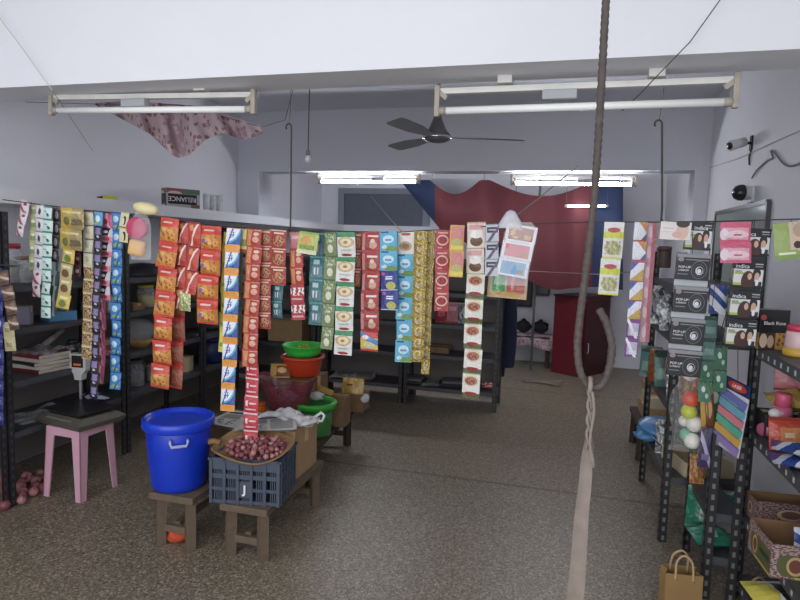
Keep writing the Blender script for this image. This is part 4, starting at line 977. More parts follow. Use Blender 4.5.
while n < 24 and tries < 4000:
    tries += 1
    px, py = rnd.uniform(2, 50), rnd.uniform(473, 505)
    if py > 509-.42*px or abs(px-14) < 6: continue
    sc = rnd.uniform(1.5, 2.0); rad = .0165*sc
    g_ = onZ(px, py, rad)
    if any((g_.x-q.x)**2+(g_.y-q.y)**2 < (rad+r)**2 for q, r in fl): continue
    fl.append((g_, rad)); n += 1
    onion(Vector((g_.x, g_.y, rad*.97)), sc, 'red onion lying on the floor below the left rack', 'onions on the floor')

# orange net under the left bench
p = onZ(172, 546, 0)
t = thing('orange_net_bag', 'crumpled orange red net bag on floor under left bench', 'bag', (p.x, p.y+.05, 0))
obj('net', crumple(MB(), (0, 0, .042), .06, .05, .042, 21, 18, 12, .5), mat('orange_net', '#c2502c', .8, var=.35, scale=70, bump=.6), t, True)
obj('knot', MB().lathe([(0, .07), (.014, .08), (.008, .09), (.02, .105), (0, .1)]), mat('orange_net', '#c2502c'), t, True)

# cartons, papers and bags on the benches
carton('tall brown carton on the bench behind the crate, papers on top', (-1.49, 3.005, HB-.01), (.33, .30, .27), 0, CARD)
zt = HB-.01+.273
newspaper('spread newspaper on the brown carton behind the onion tray', (-1.530, 2.900, zt), (.3, .25), .35, 3)
carton('brown carton on left bench behind the blue drum', (-1.800, 3.140, HB), (.26, .34, .20), 0, CARD2)
newspaper('stack of loose newspapers behind the blue drum', (-1.770, 3.080, HB+.203), (.32, .30), -.3, 6)
t = thing('plastic_bag', 'crumpled white plastic bag on the carton behind onion tray', 'plastic bag', (-1.430, 3.000, zt), .2)
WP = clear_mat('white_plastic_bag', '#e8e8ea', .75)
wbag = MB()
wbag.grid(lambda u, v: Vector(((u-.5)*.34, (v-.5)*.16+.03*math.sin(5*u), .026+.022*math.sin(7*u+2*v)*math.sin(5*v+1)+.02*math.sin(PI*u)*math.sin(PI*v)+.012*math.sin(17*u)*math.sin(13*v))), 26, 14)
wbag.grid(lambda u, v: Vector(((u-.5)*.3, (v-.5)*.14+.02*math.sin(5*u), .004+.004*math.sin(7*u))), 12, 6)
obj('bag', wbag, WP, t, True)
obj('handle_loop', MB().tube([(.14, 0, .03), (.18, .01, .06), (.2, .0, .045), (.19, -.02, .02), (.15, -.02, .02)], .008, 8), WP, t, True)
# green tub
GRN = mat('green_plastic', '#3aa83c', .35, var=.06)
tcx = X(318, 430, 3.56); t = thing('green_tub', 'green plastic tub with wide rim on the dark bench', 'tub', (-1.53, 3.60, HB))
obj('body', MB().lathe([(0, 0), (.1, 0), (.108, .01), (.118, .2), (.112, .2), (.103, .015), (0, .012)], n=36), mat('dull_green_plastic', '#3f7a42', .4), t, True)
obj('rim', MB().lathe([(.112, .205), (.116, .222), (.142, .226), (.148, .215), (.144, .185), (.136, .185), (.138, .21), (.12, .205)], n=36), GRN, t, True)
carton('brown carton filling the far part of the dark bench, left', (-1.730, 3.850, HB), (.24, .34, .33), 0, CARD2)
carton('small brown carton on the left front of dark bench', (-1.750, 3.460, HB), (.16, .26, .16), 0, CARD)
# red bucket with bowl
rb = Vector((-1.735, 3.850, HB+.333))
t = thing('red_bucket', 'orange red plastic bucket behind the maroon bag', 'bucket', rb); t.scale = (1.06, 1.06, 1.0)
obj('body', MB().lathe([(0, 0), (.105, 0), (.112, .008), (.128, .10), (.135, .125), (.14, .14), (.132, .14), (.12, .1), (.104, .012), (0, .01)], n=36), mat('orange_red_plastic', '#c23f22', .35, var=.06), t, True)
obj('rim', MB().lathe([(.132, .135), (.146, .135), (.148, .128), (.144, .12), (.13, .12)], n=36), mat('orange_red_rim', '#cf4a28', .35), t, True)
t = thing('green_bowl', 'bright green bowl resting on top of the red bucket', 'bowl', rb+Vector((0, 0, .1365)))
obj('bowl', MB().lathe([(0, 0), (.105, 0), (.125, .03), (.142, .07), (.147, .072), (.147, .078), (.138, .078), (.12, .035), (.1, .012), (0, .01)], n=36), mat('bright_green_plastic', '#46d052', .35, var=.05), t, True)
for k in range(11):
    a, r = rnd.uniform(0, 6.28), rnd.uniform(.01, .1)
    o = obj('grain_pellet', MB().ball((0, 0, 0), .011, 1.3, 8, 6), mat('pellet_%d' % (k % 2), ('#d9b23a', '#c8603a')[k % 2], .5), None, True, rb+Vector((r*math.cos(a), r*math.sin(a), .1365+.045+.012*rnd.random())))
    tag(o, 'small yellow or orange fryum piece lying in the green bowl', 'snack', 'fryums in the green bowl')
obj_f = obj('fryum_bed', MB().lathe([(0, .034), (.06, .036), (.118, .036), (.118, .033), (0, .03)], n=20), mat('pale_fryums', '#b9bf6a', .7, var=.4, scale=90, bump=.7), None, True, rb+Vector((0, 0, .1365)))
tag(obj_f, 'layer of pale yellow green fryums filling the green bowl', 'snack', None, 'stuff')
# maroon translucent bag
mz = HB+.162
t = thing('maroon_bag', 'open maroon translucent plastic bag in front of red bucket', 'plastic bag', (-1.69, 3.52, HB+.161), 0)
MBG = clear_mat('maroon_film', '#7d3a46', .7)
def mbag(u, v):
    a = 2*PI*u; k = .10+.02*v+.04*v*v*max(0, abs(math.cos(a)))
    return Vector((k*1.25*math.cos(a)+.01*math.sin(5*a)*v, k*.75*math.sin(a)+.01*math.cos(7*a)*v, v*.20+.035*v*v*math.cos(2*a)+.012*v*math.sin(5*a)))
mbm = MB().grid(mbag, 36, 12); mbm.lathe([(0, .002), (.06, .002), (.083, .01)], n=16, sx=1.2, sy=.75)
obj('bag', mbm, MBG, t, True)
cb = crumple(MB(), (0, 0, .07), .075, .045, .06, 4)
o = obj('inner_packet', cb, mat('grey_lilac', '#8e8294', .5, var=.3, scale=40), None, True, (-1.69, 3.52, HB+.17)); tag(o, 'grey lilac packet inside the maroon plastic bag', 'packet')
t = thing('orange_tin', 'small orange tin left of the maroon bag', 'tin', (-1.790, 3.340, HB+.162))
obj('body', MB().lathe([(0, 0), (.034, 0), (.036, .005), (.036, .075), (.034, .08), (0, .08)]), mat('orange_tin', '#d0641e', .4), t, True)
obj('lid', MB().lathe([(0, .092), (.034, .092), (.038, .086), (.038, .076), (0, .076)]), mat('orange_tin_lid', '#b8541a', .4), t, True)
pouch('yellow brown pouch left of the red bucket', (-1.830, 3.690, HB+.333), .14, .10, 'yellowbrown', .3, .5, .05)
# brown open box with yellow packet at far end of dark bench
open_carton('open brown box with yellow packet at far end of bench', (-1.49, 4.25, HB), (.2, .16, .14), 0, CARD2, CARD, group=None)
pouch('yellow printed packet sticking out of the brown box', (-1.49, 4.20, HB+.05), .17, .2, 'yellowpack', 0, .2, .04)
t = thing('white_cloth_scrap', 'scrap of white plastic hanging from the brown box edge', 'plastic scrap', (-1.40, 4.2, HB+.13))
obj('scrap', crumple(MB(), (0.02, 0, -.02), .03, .05, .035, 31, 14, 10, .5), WP, t, True)
open_carton('narrow open carton beside the green tub, papers inside', (-1.53, 3.86, HB), (.26, .14, .20), .05, CARD2, CARD)
pouch('orange brown paper packet leaning in the narrow carton', (-1.58, 3.84, HB+.05), .14, .2, 'yellowbrown', 0, -.1, .03, roll=.3)
t = thing('white_scrap', 'small white plastic scrap on rim of the green tub', 'plastic scrap', (-1.56, 3.70, HB+.2))
obj('scrap', crumple(MB(), (0, 0, .03), .05, .04, .03, 33, 14, 10, .5), WP, t, True)

# ------------------------------------------------------------------ pink stool + scale
PK = mat('pink_plastic_stool', '#d6a6b7', .45, var=.06)
sc_ = Vector((-2.753, 2.905, 0)); SH = .425
t = thing('plastic_stool', 'pale pink plastic stool under the weighing scale', 'stool', sc_, math.radians(-3))
st = .122; sb = .142
obj('seat', MB().box((0, 0, SH-.006), (2*st+.01, 2*st+.01, .012), bevel=.005), PK, t)
def hexa(mb, bot, top):
    A = [mb.bm.verts.new(p) for p in bot]; B = [mb.bm.verts.new(p) for p in top]; n = len(bot)
    mb.bm.faces.new(A[::-1]); mb.bm.faces.new(B)
    for k in range(n): mb.bm.faces.new((A[k], A[(k+1) % n], B[(k+1) % n], B[k]))
    return mb
for sx in (-1, 1):
    for sy in (-1, 1):
        mb = MB(); th = .007
        for ax in (0, 1):
            def Q(r, w, tt, z):
                P4 = [(r, r), (r-w, r), (r-w, r-tt), (r, r-tt)]
                if ax: P4 = [(b, a) for a, b in P4]
                return [(sx*a, sy*b, z) for a, b in P4]
            hexa(mb, Q(sb, .040, th, 0), Q(st+.004, .062, th, SH-.012))
        obj('leg', mb, PK, t)
for k in range(4):
    mb = MB(); n = 14
    poly = [(-st, SH-.01), (st, SH-.01)]
    for i in range(n+1):
        x = st-2*st*i/n; e = abs(x)/st
        poly.append((x, SH-.05-.03*max(0, (e-.45)/.55)**2))
    mb.prism(poly, -.003, .003)
    a = k*PI/2
    ap = obj('apron', mb, PK, t, False, (math.sin(a)*(st+.001), -math.cos(a)*(st+.001), 0), (0, 0, a))
    if k == 3: obj('slot', MB().box((-.06, -.0035, SH-.042), (.022, .002, .01)), mat('dark_slot', '#4a3038', .6), ap)
SB = mat('scale_dark_body', '#5b574e', .5, var=.25); SP = mat('scale_steel_pan', '#36363a', .3, .4, .3)
t = thing('weighing_scale', 'dark digital weighing scale with pole display on the pink stool', 'weighing scale', (-2.765, 2.92, SH), math.radians(-11)); t.scale = (1.07, 1.07, 1.07)
bd = MB(); hexa(bd, [(-.17, -.13, 0), (.17, -.13, 0), (.17, .14, 0), (-.17, .14, 0)], [(-.185, -.145, .03), (.185, -.145, .03), (.185, .155, .03), (-.185, .155, .03)])
hexa(bd, [(-.185, -.145, .03), (.185, -.145, .03), (.185, .155, .03), (-.185, .155, .03)], [(-.15, -.10, .058), (.15, -.10, .058), (.15, .12, .058), (-.15, .12, .058)])
obj('body', bd, SB, t)
obj('keypad_strip', MB().bar((-.10, -.1245, .0455), (.10, -.1245, .0455), .022, .003, math.radians(0)), mat('scale_label', '#8c8a80', .5), t)
obj('pan', MB().box((-.01, .01, .078), (.31, .25, .008), bevel=.003).cyl((-.01, .01, .058), (-.01, .01, .075), .03, n=12), SP, t)
obj('pole', MB().cyl((-.155, .115, .03), (-.155, .115, .22), .009, n=10), mat('grey_pole', '#8a8a8c', .4), t, True)
hd = obj('display_head', MB().lathe([(0, 0)], n=3) if False else MB().prism([(-.022, .2), (.022, .2), (.028, .235), (.052, .26), (.055, .355), (-.055, .355), (-.052, .26), (-.028, .235)], -.022, .022), mat('display_white', '#c9c7c8', .4), t, False, (-.155, .115, 0), (0, 0, .25))
obj('screen', MB().box((0, -.0228, .31), (.076, .002, .07)), mat('display_dark', '#2a2626', .2), hd)
obj('red_digits', MB().box((.0, -.0242, .292), (.05, .001, .012)), mat('digit_amber', '#b5643a', .4, emit=.3), hd)
obj('hook', MB().tube([(.0, 0, .355), (0, 0, .39), (.012, 0, .4)], .004, 6), mat('dark_plastic', '#2d2d30'), hd)

# ------------------------------------------------------------------ back of the shop
# canopy curtain
yC = 7.35
def ctop(x):
    return 180 + 14*max(0, math.sin(PI*(x-430)/50))*(430 < x < 480) + 16*max(0, math.sin(PI*(x-490)/105))*(490 < x < 595)
def cbot(x):
    if x < 440: return 184+(x-403)*1.22
    if x < 500: return 230+(x-440)*.5
    if x < 560: return 260+30*math.sin(PI/2*(x-500)/60)
    return 290-3*math.sin((x-560)/62*PI)
o0 = onY(512, 230, yC)
def cur(u, v):
    x = 403+u*220; y = ctop(x)+(max(cbot(x), ctop(x)+1)-ctop(x))*(1-v)
    return onY(x, y, yC+.05*math.sin(u*30)+.07*math.sin(u*11+2*v)-.10*math.sin(PI*(1-v)))-o0
CUR = P('curtain', '#743038', ('rect', 0, .145, 0, 1, '#22345c'), ('rect', .86, 1.01, 0, 1, '#22345c'), rough=.8, crinkle=.15)
t = thing('cloth_canopy', 'red cloth canopy with blue borders hanging behind the far beam', 'curtain', o0)
obj('cloth', MB().grid(cur, 90, 20), CUR, t, True)
tie = MB()
for px in (404, 432, 484, 596, 622):
    a_ = onY(px, ctop(px)+1, yC)-o0; tie.tube([a_, a_+Vector((0, .02, ZC-o0.z-a_.z))], .003, 5)
obj('tie_cord', tie, STR, t)
tl = onY(587, 206, 7.1); 
A_, B2 = onY(566, 206, 7.1), onY(607, 206, 7.1); mid = (A_+B2)/2
t = thing('tube_light', 'short thin lit tube hanging in front of the red canopy', 'tube light', mid, 0, 'fluorescent tube lights')
obj('tube', MB().cyl(A_-mid, B2-mid, .011), mat('lit_tube_dim', '#eef2ff', .3, var=0., emit=12.), t, True)
for P_ in (A_, B2):
    obj('tube_cap', MB().box(P_-mid, (.03, .03, .03), bevel=.005), CAPM, t)
    obj('hanging_wire', MB().cyl(P_-mid, P_-mid+Vector((0, .02, ZC-P_.z)), .002, n=5), WIRE, t)
# bamboo props across canopy
for (p0_, p1_, l) in ((onY(500, 228, 5.0), onY(578, 166, 5.98), 'pale rope slanting up to the far beam behind the mug cards'), (onY(371, 196, 8.3), onY(402, 232, 8.0), 'pale rope slanting across the grey door at the back')):
    tag(obj('rope', MB().tube([p0_, p0_.lerp(p1_, .5)-Vector((0, 0, .01)), p1_], .006, 6), mat('pale_cord', '#a29d94')), l, 'rope')
# maroon cabinet
c0 = onZ(580, 378, 0); rzc = math.radians(-34)
t = thing('maroon_cabinet', 'maroon steel cabinet standing at the back of the shop', 'cabinet', (c0.x, c0.y, 0), rzc)
MR = mat('maroon_paint', '#641722', .4, var=.1); MRD = mat('maroon_paint_dark', '#43121a', .45)
HC = .97
obj('body', MB().box((-.21, .30, HC/2), (.42, .6, HC), bevel=.006), MR, t)
obj('top_board', MB().box((-.21, .30, HC+.008), (.45, .63, .02), bevel=.004), MRD, t)
dd = obj('door', MB().box((.008, .30, HC/2), (.016, .54, HC-.08), bevel=.003), MRD, t)
obj('handle', MB().tube([(.016, .08, .30), (.04, .08, .30), (.04, .08, .42), (.016, .08, .42)], .007, 6), mat('steel', '#9a9a9a'), dd)
# low table with floral cloth, bundles, frames, pole
FLO = NT('floral_cloth'); ob = FLO.coord('Object')
vv = FLO.n('ShaderNodeTexVoronoi'); FLO.l(ob, vv.inputs['Vector']); vv.inputs['Scale'].default_value = 24
nz = FLO.noise(ob, 9., 3.)
cc = FLO.mix(FLO.math('LESS_THAN', vv.outputs['Distance'], .33), lin('#bfa9ae'), lin('#8a646c')); cc = FLO.mix(FLO.math('GREATER_THAN', nz, .6), cc, lin('#a38a90'))
FLO.l(cc, FLO.b.inputs['Base Color']); FLO.b.inputs['Roughness'].default_value = .9
FL = FLO.m
p = onZ(532, 352, .0); ty = 8.09
tx = X(530, 330, ty)-.03
t = thing('low_table', 'low table under a floral cloth by the back wall', 'table', (tx, ty, 0))
obj('tabletop', MB().box((0, 0, .385), (.60, .4, .03)), DWOOD, t)
for sx in (-1, 1):
    for sy in (-1, 1): obj('leg', MB().box((sx*.27, sy*.16, .185), (.05, .05, .37)), DWOOD, t)
def tcl(u, v):
    x = (u-.5)*.70; y = -.23+ v*.40
    z = .41+.008*math.sin(20*u)
    if v < .35: y = -.22+.02*math.sin(25*u); z = .41-(.35-v)/.35*(.14+.03*math.sin(9*u))
    return Vector((x, y, z))
o = obj('floral_tablecloth', MB().grid(tcl, 40, 14), FL, None, True, (tx, ty, 0)); tag(o, 'pale floral cloth draped over the low table at back', 'tablecloth')
for i, (px, l) in enumerate(((524, 'left'), (541, 'right'))):
    xx = X(px, 318, 8.1)
    t = thing('dark_bundle', 'dark cloth bundle on the low back table, %s one' % l, 'bundle', (xx, 8.12, .425), 0, 'dark bundles on the back table')
    obj('bundle', crumple(MB(), (0, 0, .08), .10, .09, .08, 40+i, 18, 12, .4), mat('dark_cloth', '#26242a', .9, bump=.3), t, True)
    obj('knot', crumple(MB(), (0, 0, .16), .03, .03, .03, 50+i, 12, 8, .4), mat('dark_cloth', '#26242a'), t, True)
for (x0_, x1_, y0_, y1_, l) in ((517, 531, 268, 306, 'dark framed picture on the back wall, left of the pole'), (536, 549, 274, 295, 'smaller dark framed picture on the back wall, right of pole')):
    A_, B2 = onY(x0_, y0_, YB-.02), onY(x1_, y1_, YB-.02)
    t = thing('picture_frame', l, 'picture', ((A_.x+B2.x)/2, YB-.018, (A_.z+B2.z)/2)); w_, h_2 = B2.x-A_.x, A_.z-B2.z
    obj('frame', MB().box((0, 0, h_2/2), (w_, .03, .03)).box((0, 0, -h_2/2), (w_, .03, .03)).box((-w_/2, 0, 0), (.03, .03, h_2)).box((w_/2, 0, 0), (.03, .03, h_2)), mat('black_frame', '#1f1d20', .4), t)
    obj('picture', MB().box((0, .004, 0), (w_-.02, .01, h_2-.02)), mat('dim_picture', '#3c383c', .3, var=.4, scale=6), t)
pp_ = onZ(533, 363, 0); pp_.y = 7.66
t = thing('steel_pole', 'thin grey steel pole standing on the floor before back wall', 'pole', (pp_.x, pp_.y, 0))
obj('pole', MB().cyl((0, 0, 0), (0, 0, ZC), .016, n=10), mat('grey_steel', '#77797c', .5), t, True)
obj('foot_plate', MB().box((0, 0, .005), (.09, .09, .01)), mat('grey_steel', '#77797c'), t)
cw = onY(500, 300, 7.6)
t = thing('white_towel', 'white towel hanging beside the dark blue clothes', 'towel', (X(511, 300, 7.7), 7.7, .45))
obj('towel', MB().grid(lambda u, v: Vector(((u-.5)*.12*(1-.3*v), .03*math.sin(9*u), v*.62)), 12, 8), mat('white_towel', '#d6d2d2', .95), t, True)
obj('cord', MB().tube([(0, 0, .62), (.0, .0, 2.47)], .003, 5), STR, t)
# navy clothes at the end of back rack
NV = mat('navy_cloth', '#20263c', .9, var=.25, scale=9)
bx_ = onY(499, 330, 6.05)
t = thing('hanging_clothes', 'dark navy trousers hanging at the end of the back rack', 'clothes', (bx_.x+.03, 6.12, 0))
def trs(s):
    def f(u, v):
        a = 2*PI*u; zc_ = .28+v*1.02; w = .075+.03*v+.01*math.sin(4*v)
        return Vector((s*.045*(1-v*.5)+w*math.cos(a)*(1+.15*math.sin(3*a+5*v)), .04*math.sin(a)+.01*math.sin(6*v), zc_ + (.05*s if v == 0 else 0)))
    return f
for s in (-1, 1): obj('trouser_leg', MB().grid(trs(s), 20, 16), NV, t, True)
obj('hanger', MB().tube([(-.1, 0, 1.31), (0, 0, 1.36), (.1, 0, 1.31), (-.1, 0, 1.31)], .006, 6).tube([(0, 0, 1.36), (0, 0, 1.42), (-.06, -.02, 1.46), (-.16, -.1, 1.42)], .005, 6), WIRE, t)
m_ = onZ(543, 382, 0)
t = thing('floor_sack', 'flattened grey brown sack lying on floor before the cabinet', 'sack', (m_.x, m_.y, 0), -.2)
obj('sack', MB().grid(lambda u, v: Vector(((u-.5)*.42*(1+.1*math.sin(7*v)), (v-.5)*.26*(1+.1*math.sin(9*u)), .012+.01*math.sin(8*u+1)*math.sin(7*v))), 18, 12), mat('sack_cloth', '#7d7368', .95, var=.25, scale=30, bump=.4), t, True)

# floral cloth slung under the ceiling, left
yP = 3.25
tp = [(95, 103), (125, 101), (160, 103), (200, 106), (230, 116), (262, 126)]
bt = [(95, 105), (120, 118), (150, 134), (172, 155), (178, 158), (190, 155), (205, 140), (222, 133), (245, 140), (262, 134)]
def itp(L, x):
    for (a, b), (c, d) in zip(L, L[1:]):
        if a <= x <= c: return b+(d-b)*(x-a)/(c-a)
    return L[-1][1]
o1 = onY(178, 110, yP)
def sw(u, v):
    x = 95+u*167; a, b = itp(tp, x), itp(bt, x)
    return onY(x, a+(max(b, a+2)-a)*(1-v), yP+.05*math.sin(u*38+v*3)*(1-v*.6)+.03*math.sin(u*17))-o1
t = thing('slung_cloth', 'pale pink floral cloth slung below the ceiling at left', 'cloth', o1)
obj('cloth', MB().grid(sw, 80, 16), FL, t, True)
obj('cord', MB().tube([Vector((XL+.005, 3.28, onY(20, 101, yP).z))-o1, onY(95, 104, yP)-o1, onY(178, 105, yP)-o1, onY(262, 127, yP)-o1, onY(285, 120, yP+.2)-o1, Vector((onY(285, 120, yP+.2).x+.1, 3.6, ZC))-o1], .002, 5), WIRE, t)

# ------------------------------------------------------------------ right wall: cameras, board, cable
WC = mat('camera_white', '#d3d3d6', .4); DC = mat('camera_dark', '#2e2d31', .25)
p = onX(752, 146, XR)
t = thing('security_camera', 'small white bullet camera high on the right wall', 'security camera', p, 0, 'security cameras')
obj('bracket', MB().box((-.006, 0, .02), (.012, .05, .1), bevel=.003).tube([(-.01, 0, .02), (-.06, -.01, .02)], .01, 8), DC, t)
obj('housing', MB().cyl((-.05, .0, .03), (-.15, -.05, -.005), .032, .036, 16), WC, t, True)
obj('lens', MB().cyl((-.148, -.049, -.004), (-.158, -.054, -.008), .026, .024, 16), DC, t, True)
obj('cable', MB().tube([(-.004, 0, -.03), (-.012, .0, -.08), (-.006, .005, -.13)], .006, 6), DC, t)
p = onX(753, 193, XR)
t = thing('security_camera', 'dark dome camera on a white arm below the bullet camera', 'security camera', p, 0, 'security cameras')
obj('arm', MB().box((-.01, 0, -.01), (.02, .10, .11), bevel=.006).cyl((-.02, 0, 0), (-.07, -.02, 0), .045, .05, 16), WC, t)
obj('dome', MB().lathe([(.055, 0), (.054, .02), (.045, .045), (.025, .06), (0, .065)]), DC, t, True, (-.07, -.02, 0), (0, -PI/2, .2))
obj('stem', MB().bar((-.008, -.03, -.04), (-.008, -.03, -.13), .012, .016), DC, t)
cb_ = [onX(752, 178, XR-.01), onX(757, 170, XR-.012), onX(768, 160, XR-.01), onX(773, 158, XR-.012), onX(771, 151, XR-.01), onX(775, 153, XR-.012), onX(783, 163, XR-.012), onX(792, 166, XR-.012), onX(812, 158, XR-.012)]
tag(obj('cable_bundle', MB().tube(smooth_path(cb_, .03), .006, 6), mat('grey_cable', '#7f7d80', .6)), 'grey bundle of cables on the right wall near cameras', 'cable')
cb_ = [onX(700, 171, XR-.006), onX(740, 158, XR-.008), onX(770, 144, XR-.006), onX(815, 124, XR-.006)]
tag(obj('cable', MB().tube(cb_, .003, 5), mat('pale_cable', '#b1b0b5', .6)), 'thin pale cable running up the right wall', 'cable')
A_, B2 = onX(719, 211, XR), onX(771, 205, XR)
y0b, y1b = B2.y, A_.y; zt_ = (A_.z+B2.z)/2
t = thing('wall_board', 'pale green glass board with dark frame on the right wall', 'board', (XR, (y0b+y1b)/2, zt_))
L_ = y1b-y0b; H_ = .72
obj('panel', MB().box((-.012, 0, -H_/2), (.016, L_-.03, H_-.03)), mat('green_grey_glass', '#a3ada4', .15, var=.05), t)
fb = MB()
for y in (-L_/2, L_/2): fb.box((-.014, y, -H_/2), (.028, .03, H_))
for z in (0, -H_): fb.box((-.014, 0, z), (.028, L_, .03))
obj('frame', fb, mat('dark_alu', '#55565a', .4, .4), t)

# ------------------------------------------------------------------ right racks goods
DRK = mat('very_dark_box', '#2c2a2c', .7)
# low bench far right with cartons
bench('low dark bench at the far right with cartons stacked on it', .585, .98, 4.63, 5.14, .29, DWOOD)
for i, (dx, dy, z, s, m, l) in enumerate(((.0, .0, .29, (.32, .40, .10), CARD, 'brown carton lowest on the far right bench'), (.0, -.02, .39, (.28, .34, .08), CREAMC, 'cream carton, second in the far right pile'),
        (-.02, .06, .473, (.24, .2, .07), CARD, 'tan carton above the cream one, far right pile'), (.06, -.10, .473, (.14, .14, .10), mat('red_box', '#a8232f', .5), 'red box on the far right carton pile'),)):
    carton(l, (0.800+dx, 4.890+dy, z), s, .05*i, m, group='cartons on the far right bench')
pouch('white torn packet on top of the far right carton pile', (0.770, 4.920, .546), .16, .14, 'silver', .2, .4, .06)
R1 = lambda px, py, z, V: (X(px, py, V-.1), V-.1, z)
# rack 1 (V 3.47..4.33)
t = thing('brown_canister', 'tall dark brown canister on the right rack beside pink film strip', 'canister', R1(662, 285, 1.451, 4.2))
obj('body', MB().lathe([(0, 0), (.04, 0), (.042, .01), (.042, .10), (.04, .11), (0, .11)]), mat('dark_brown_plastic', '#4b3a38', .5), t, True)
obj('lid', MB().lathe([(0, .135), (.038, .135), (.044, .128), (.044, .108), (0, .108)]), mat('dark_brown_lid', '#5a4644', .4), t, True)
pouch('grey silver packet on the upper right rack shelf', R1(664, 300, 1.101, 4.1), .14, .24, 'silver', -.2, .15, .06)
jar('orange topped jar on the right rack beside spiral boxes', R1(660, 330, .741, 4.1), .055, .2, clear_mat('amber_jar', '#a0603a', .6), mat('orange_lid', '#b5653a', .4), mat('amber_fill', '#8a4a2c', .7))
pouch('teal packet on the right rack below the orange topped jar', R1(651, 352, .741, 4.22), .13, .2, 'tealpack', -.3, .15, .05)
pouch('second teal packet, leaning deeper in the right rack', R1(668, 352, .741, 3.95), .13, .22, 'tealpack', .2, .2, .05)
pouch('silver crinkled packet on right rack behind lowest spiral box', R1(684, 385, .741, 3.7), .18, .24, 'silver', .1, .2, .07)
pouch('orange packet on the right rack between silver ones', R1(690, 385, .741, 3.58), .10, .15, 'orangebag', -.1, .2, .05)
pc_ = onZ(657, 432, .36)
t = thing('blue_plastic_bag', 'crumpled light blue plastic bag on the right rack shelf', 'plastic bag', (0.670, 4.020, .361))
obj('bag', crumple(MB(), (0, 0, .075), .16, .13, .075, 61, 24, 14, .45), mat('light_blue_film', '#4f86b4', .35, var=.2, scale=14, bump=.5), t, True)
obj('tail', crumple(MB(), (-.10, -.04, .03), .08, .06, .03, 62, 16, 10, .4), mat('light_blue_film', '#4f86b4'), t, True)
pouch('silver ball-like packet behind the blue plastic bag', R1(672, 405, .361, 3.85), .15, .2, 'silver', 0, .2, .08)
open_carton('white open carton on the right rack shelf under balls', (0.770, 3.560, .361), (.26, .3, .08), .25, CREAMC, CREAMC, (-1,))
pouch('small orange snack bag hanging low near the ball bag', (.70, 3.2, .401), .07, .15, 'orangebag', .1, .1, .04)
# narrow rack (V 3.10..3.44)
pouch('green foil bag on the lowest shelf of narrow right rack', (.745, 3.12, .201), .2, .2, 'greenbag', -.3, .25, .1)
pouch('second green bag lying before the standing green foil bag', (.735, 2.96, .201), .2, .16, 'greenbag', .2, d=.08, lay=.1)
t = thing('white_paper_sheet', 'folded white paper lying on the green bags at right', 'paper', (.78, 3.02, .285), .5)
obj('sheet', MB().box((0, 0, .003), (.16, .12, .004), Euler((.25, .1, 0))), mat('white_paper', '#b8b4ac'), t)
pouch('green dotted packet standing behind the razor card', (.75, 3.12, .741), .11, .2, 'greendots', -.4, .12, .05)
# clear ball bag, hung
BZ = 2.93
ball_px = [(691, 399, '#d9502a', 'orange ball at top of the clear bag', 9), (689, 411.5, '#c3cc2c', 'lime yellow ball below the orange ball', 8.5), (694.5, 424, '#e2ddd4', 'white ball in the middle of the clear bag', 9), (684.5, 421, '#d6d2c6', 'off white ball half hidden in clear bag', 6.5), (686.5, 435, '#6fb08c', 'green ball low behind the lowest white one', 7.5), (692.5, 441, '#e8e6dc', 'lowest white ball in the clear bag', 9)]
bo = onY(690, 372, BZ)
for i, (px, py, c, l, rp) in enumerate(ball_px):
    r_ = rp*2.6/600*.95; P_ = onY(px, py, BZ+(.03 if i in (3, 4) else 0))
    o = obj('toy_ball', MB().ball((0, 0, 0), r_, 1., 20, 12), mat('ball_%d' % i, c, .35, var=.04), None, True, P_); tag(o, l, 'ball', 'balls in the clear bag')
t = thing('ball_bag', 'long clear bag of coloured balls hanging at right rack', 'plastic bag', bo)
hB = (bo-onY(690, 452, BZ)).length
def bb(sg): return lambda u, v: Vector(((u-.5)*.135*(1-.35*max(0, v-.7)/.3)+.012*math.sin(8*v), sg*(.045*math.sin(PI*u)*min(1, 6*v)*(1-.75*max(0, v-.65)/.35)+.002), (v-1)*hB))
obj('film', MB().grid(bb(-1), 10, 16).grid(bb(1), 10, 16), clear_mat('ball_bag_film', '#ffffff', .07), t, True)
obj('crinkled_top', MB().grid(lambda u, v: Vector(((u-.5)*(.09+.05*(1-v)), .006*math.sin(21*u+3*v), v*.09-.03+.012*math.sin(9*u))), 18, 6), clear_mat('ball_bag_top', '#f4f5f7', .6), t, True)
obj('thread', MB().tube([(0, 0, .03), (.0, (YS-BZ)*.5, .15), (.0, YS-BZ, line_z(bo.x)-bo.z)], .0016, 5), STR, t)
pouch_t = hang_strip('amber and yellow snack pouch hanging between balls and razor card', 706, 384, 709, 433, 14, 1, 'yellowbrown', 2.9, name='snack_pouch', part='bag', depth=.3, group='pouches hung on the narrow rack', link=False)
pouch_t2 = hang_strip('dark purple pouch with pale lettering under the amber pouch', 709, 428, 703, 468, 13, 1, 'purplepack', 2.86, name='snack_pouch', part='bag', depth=.3, group='pouches hung on the narrow rack', link=False)
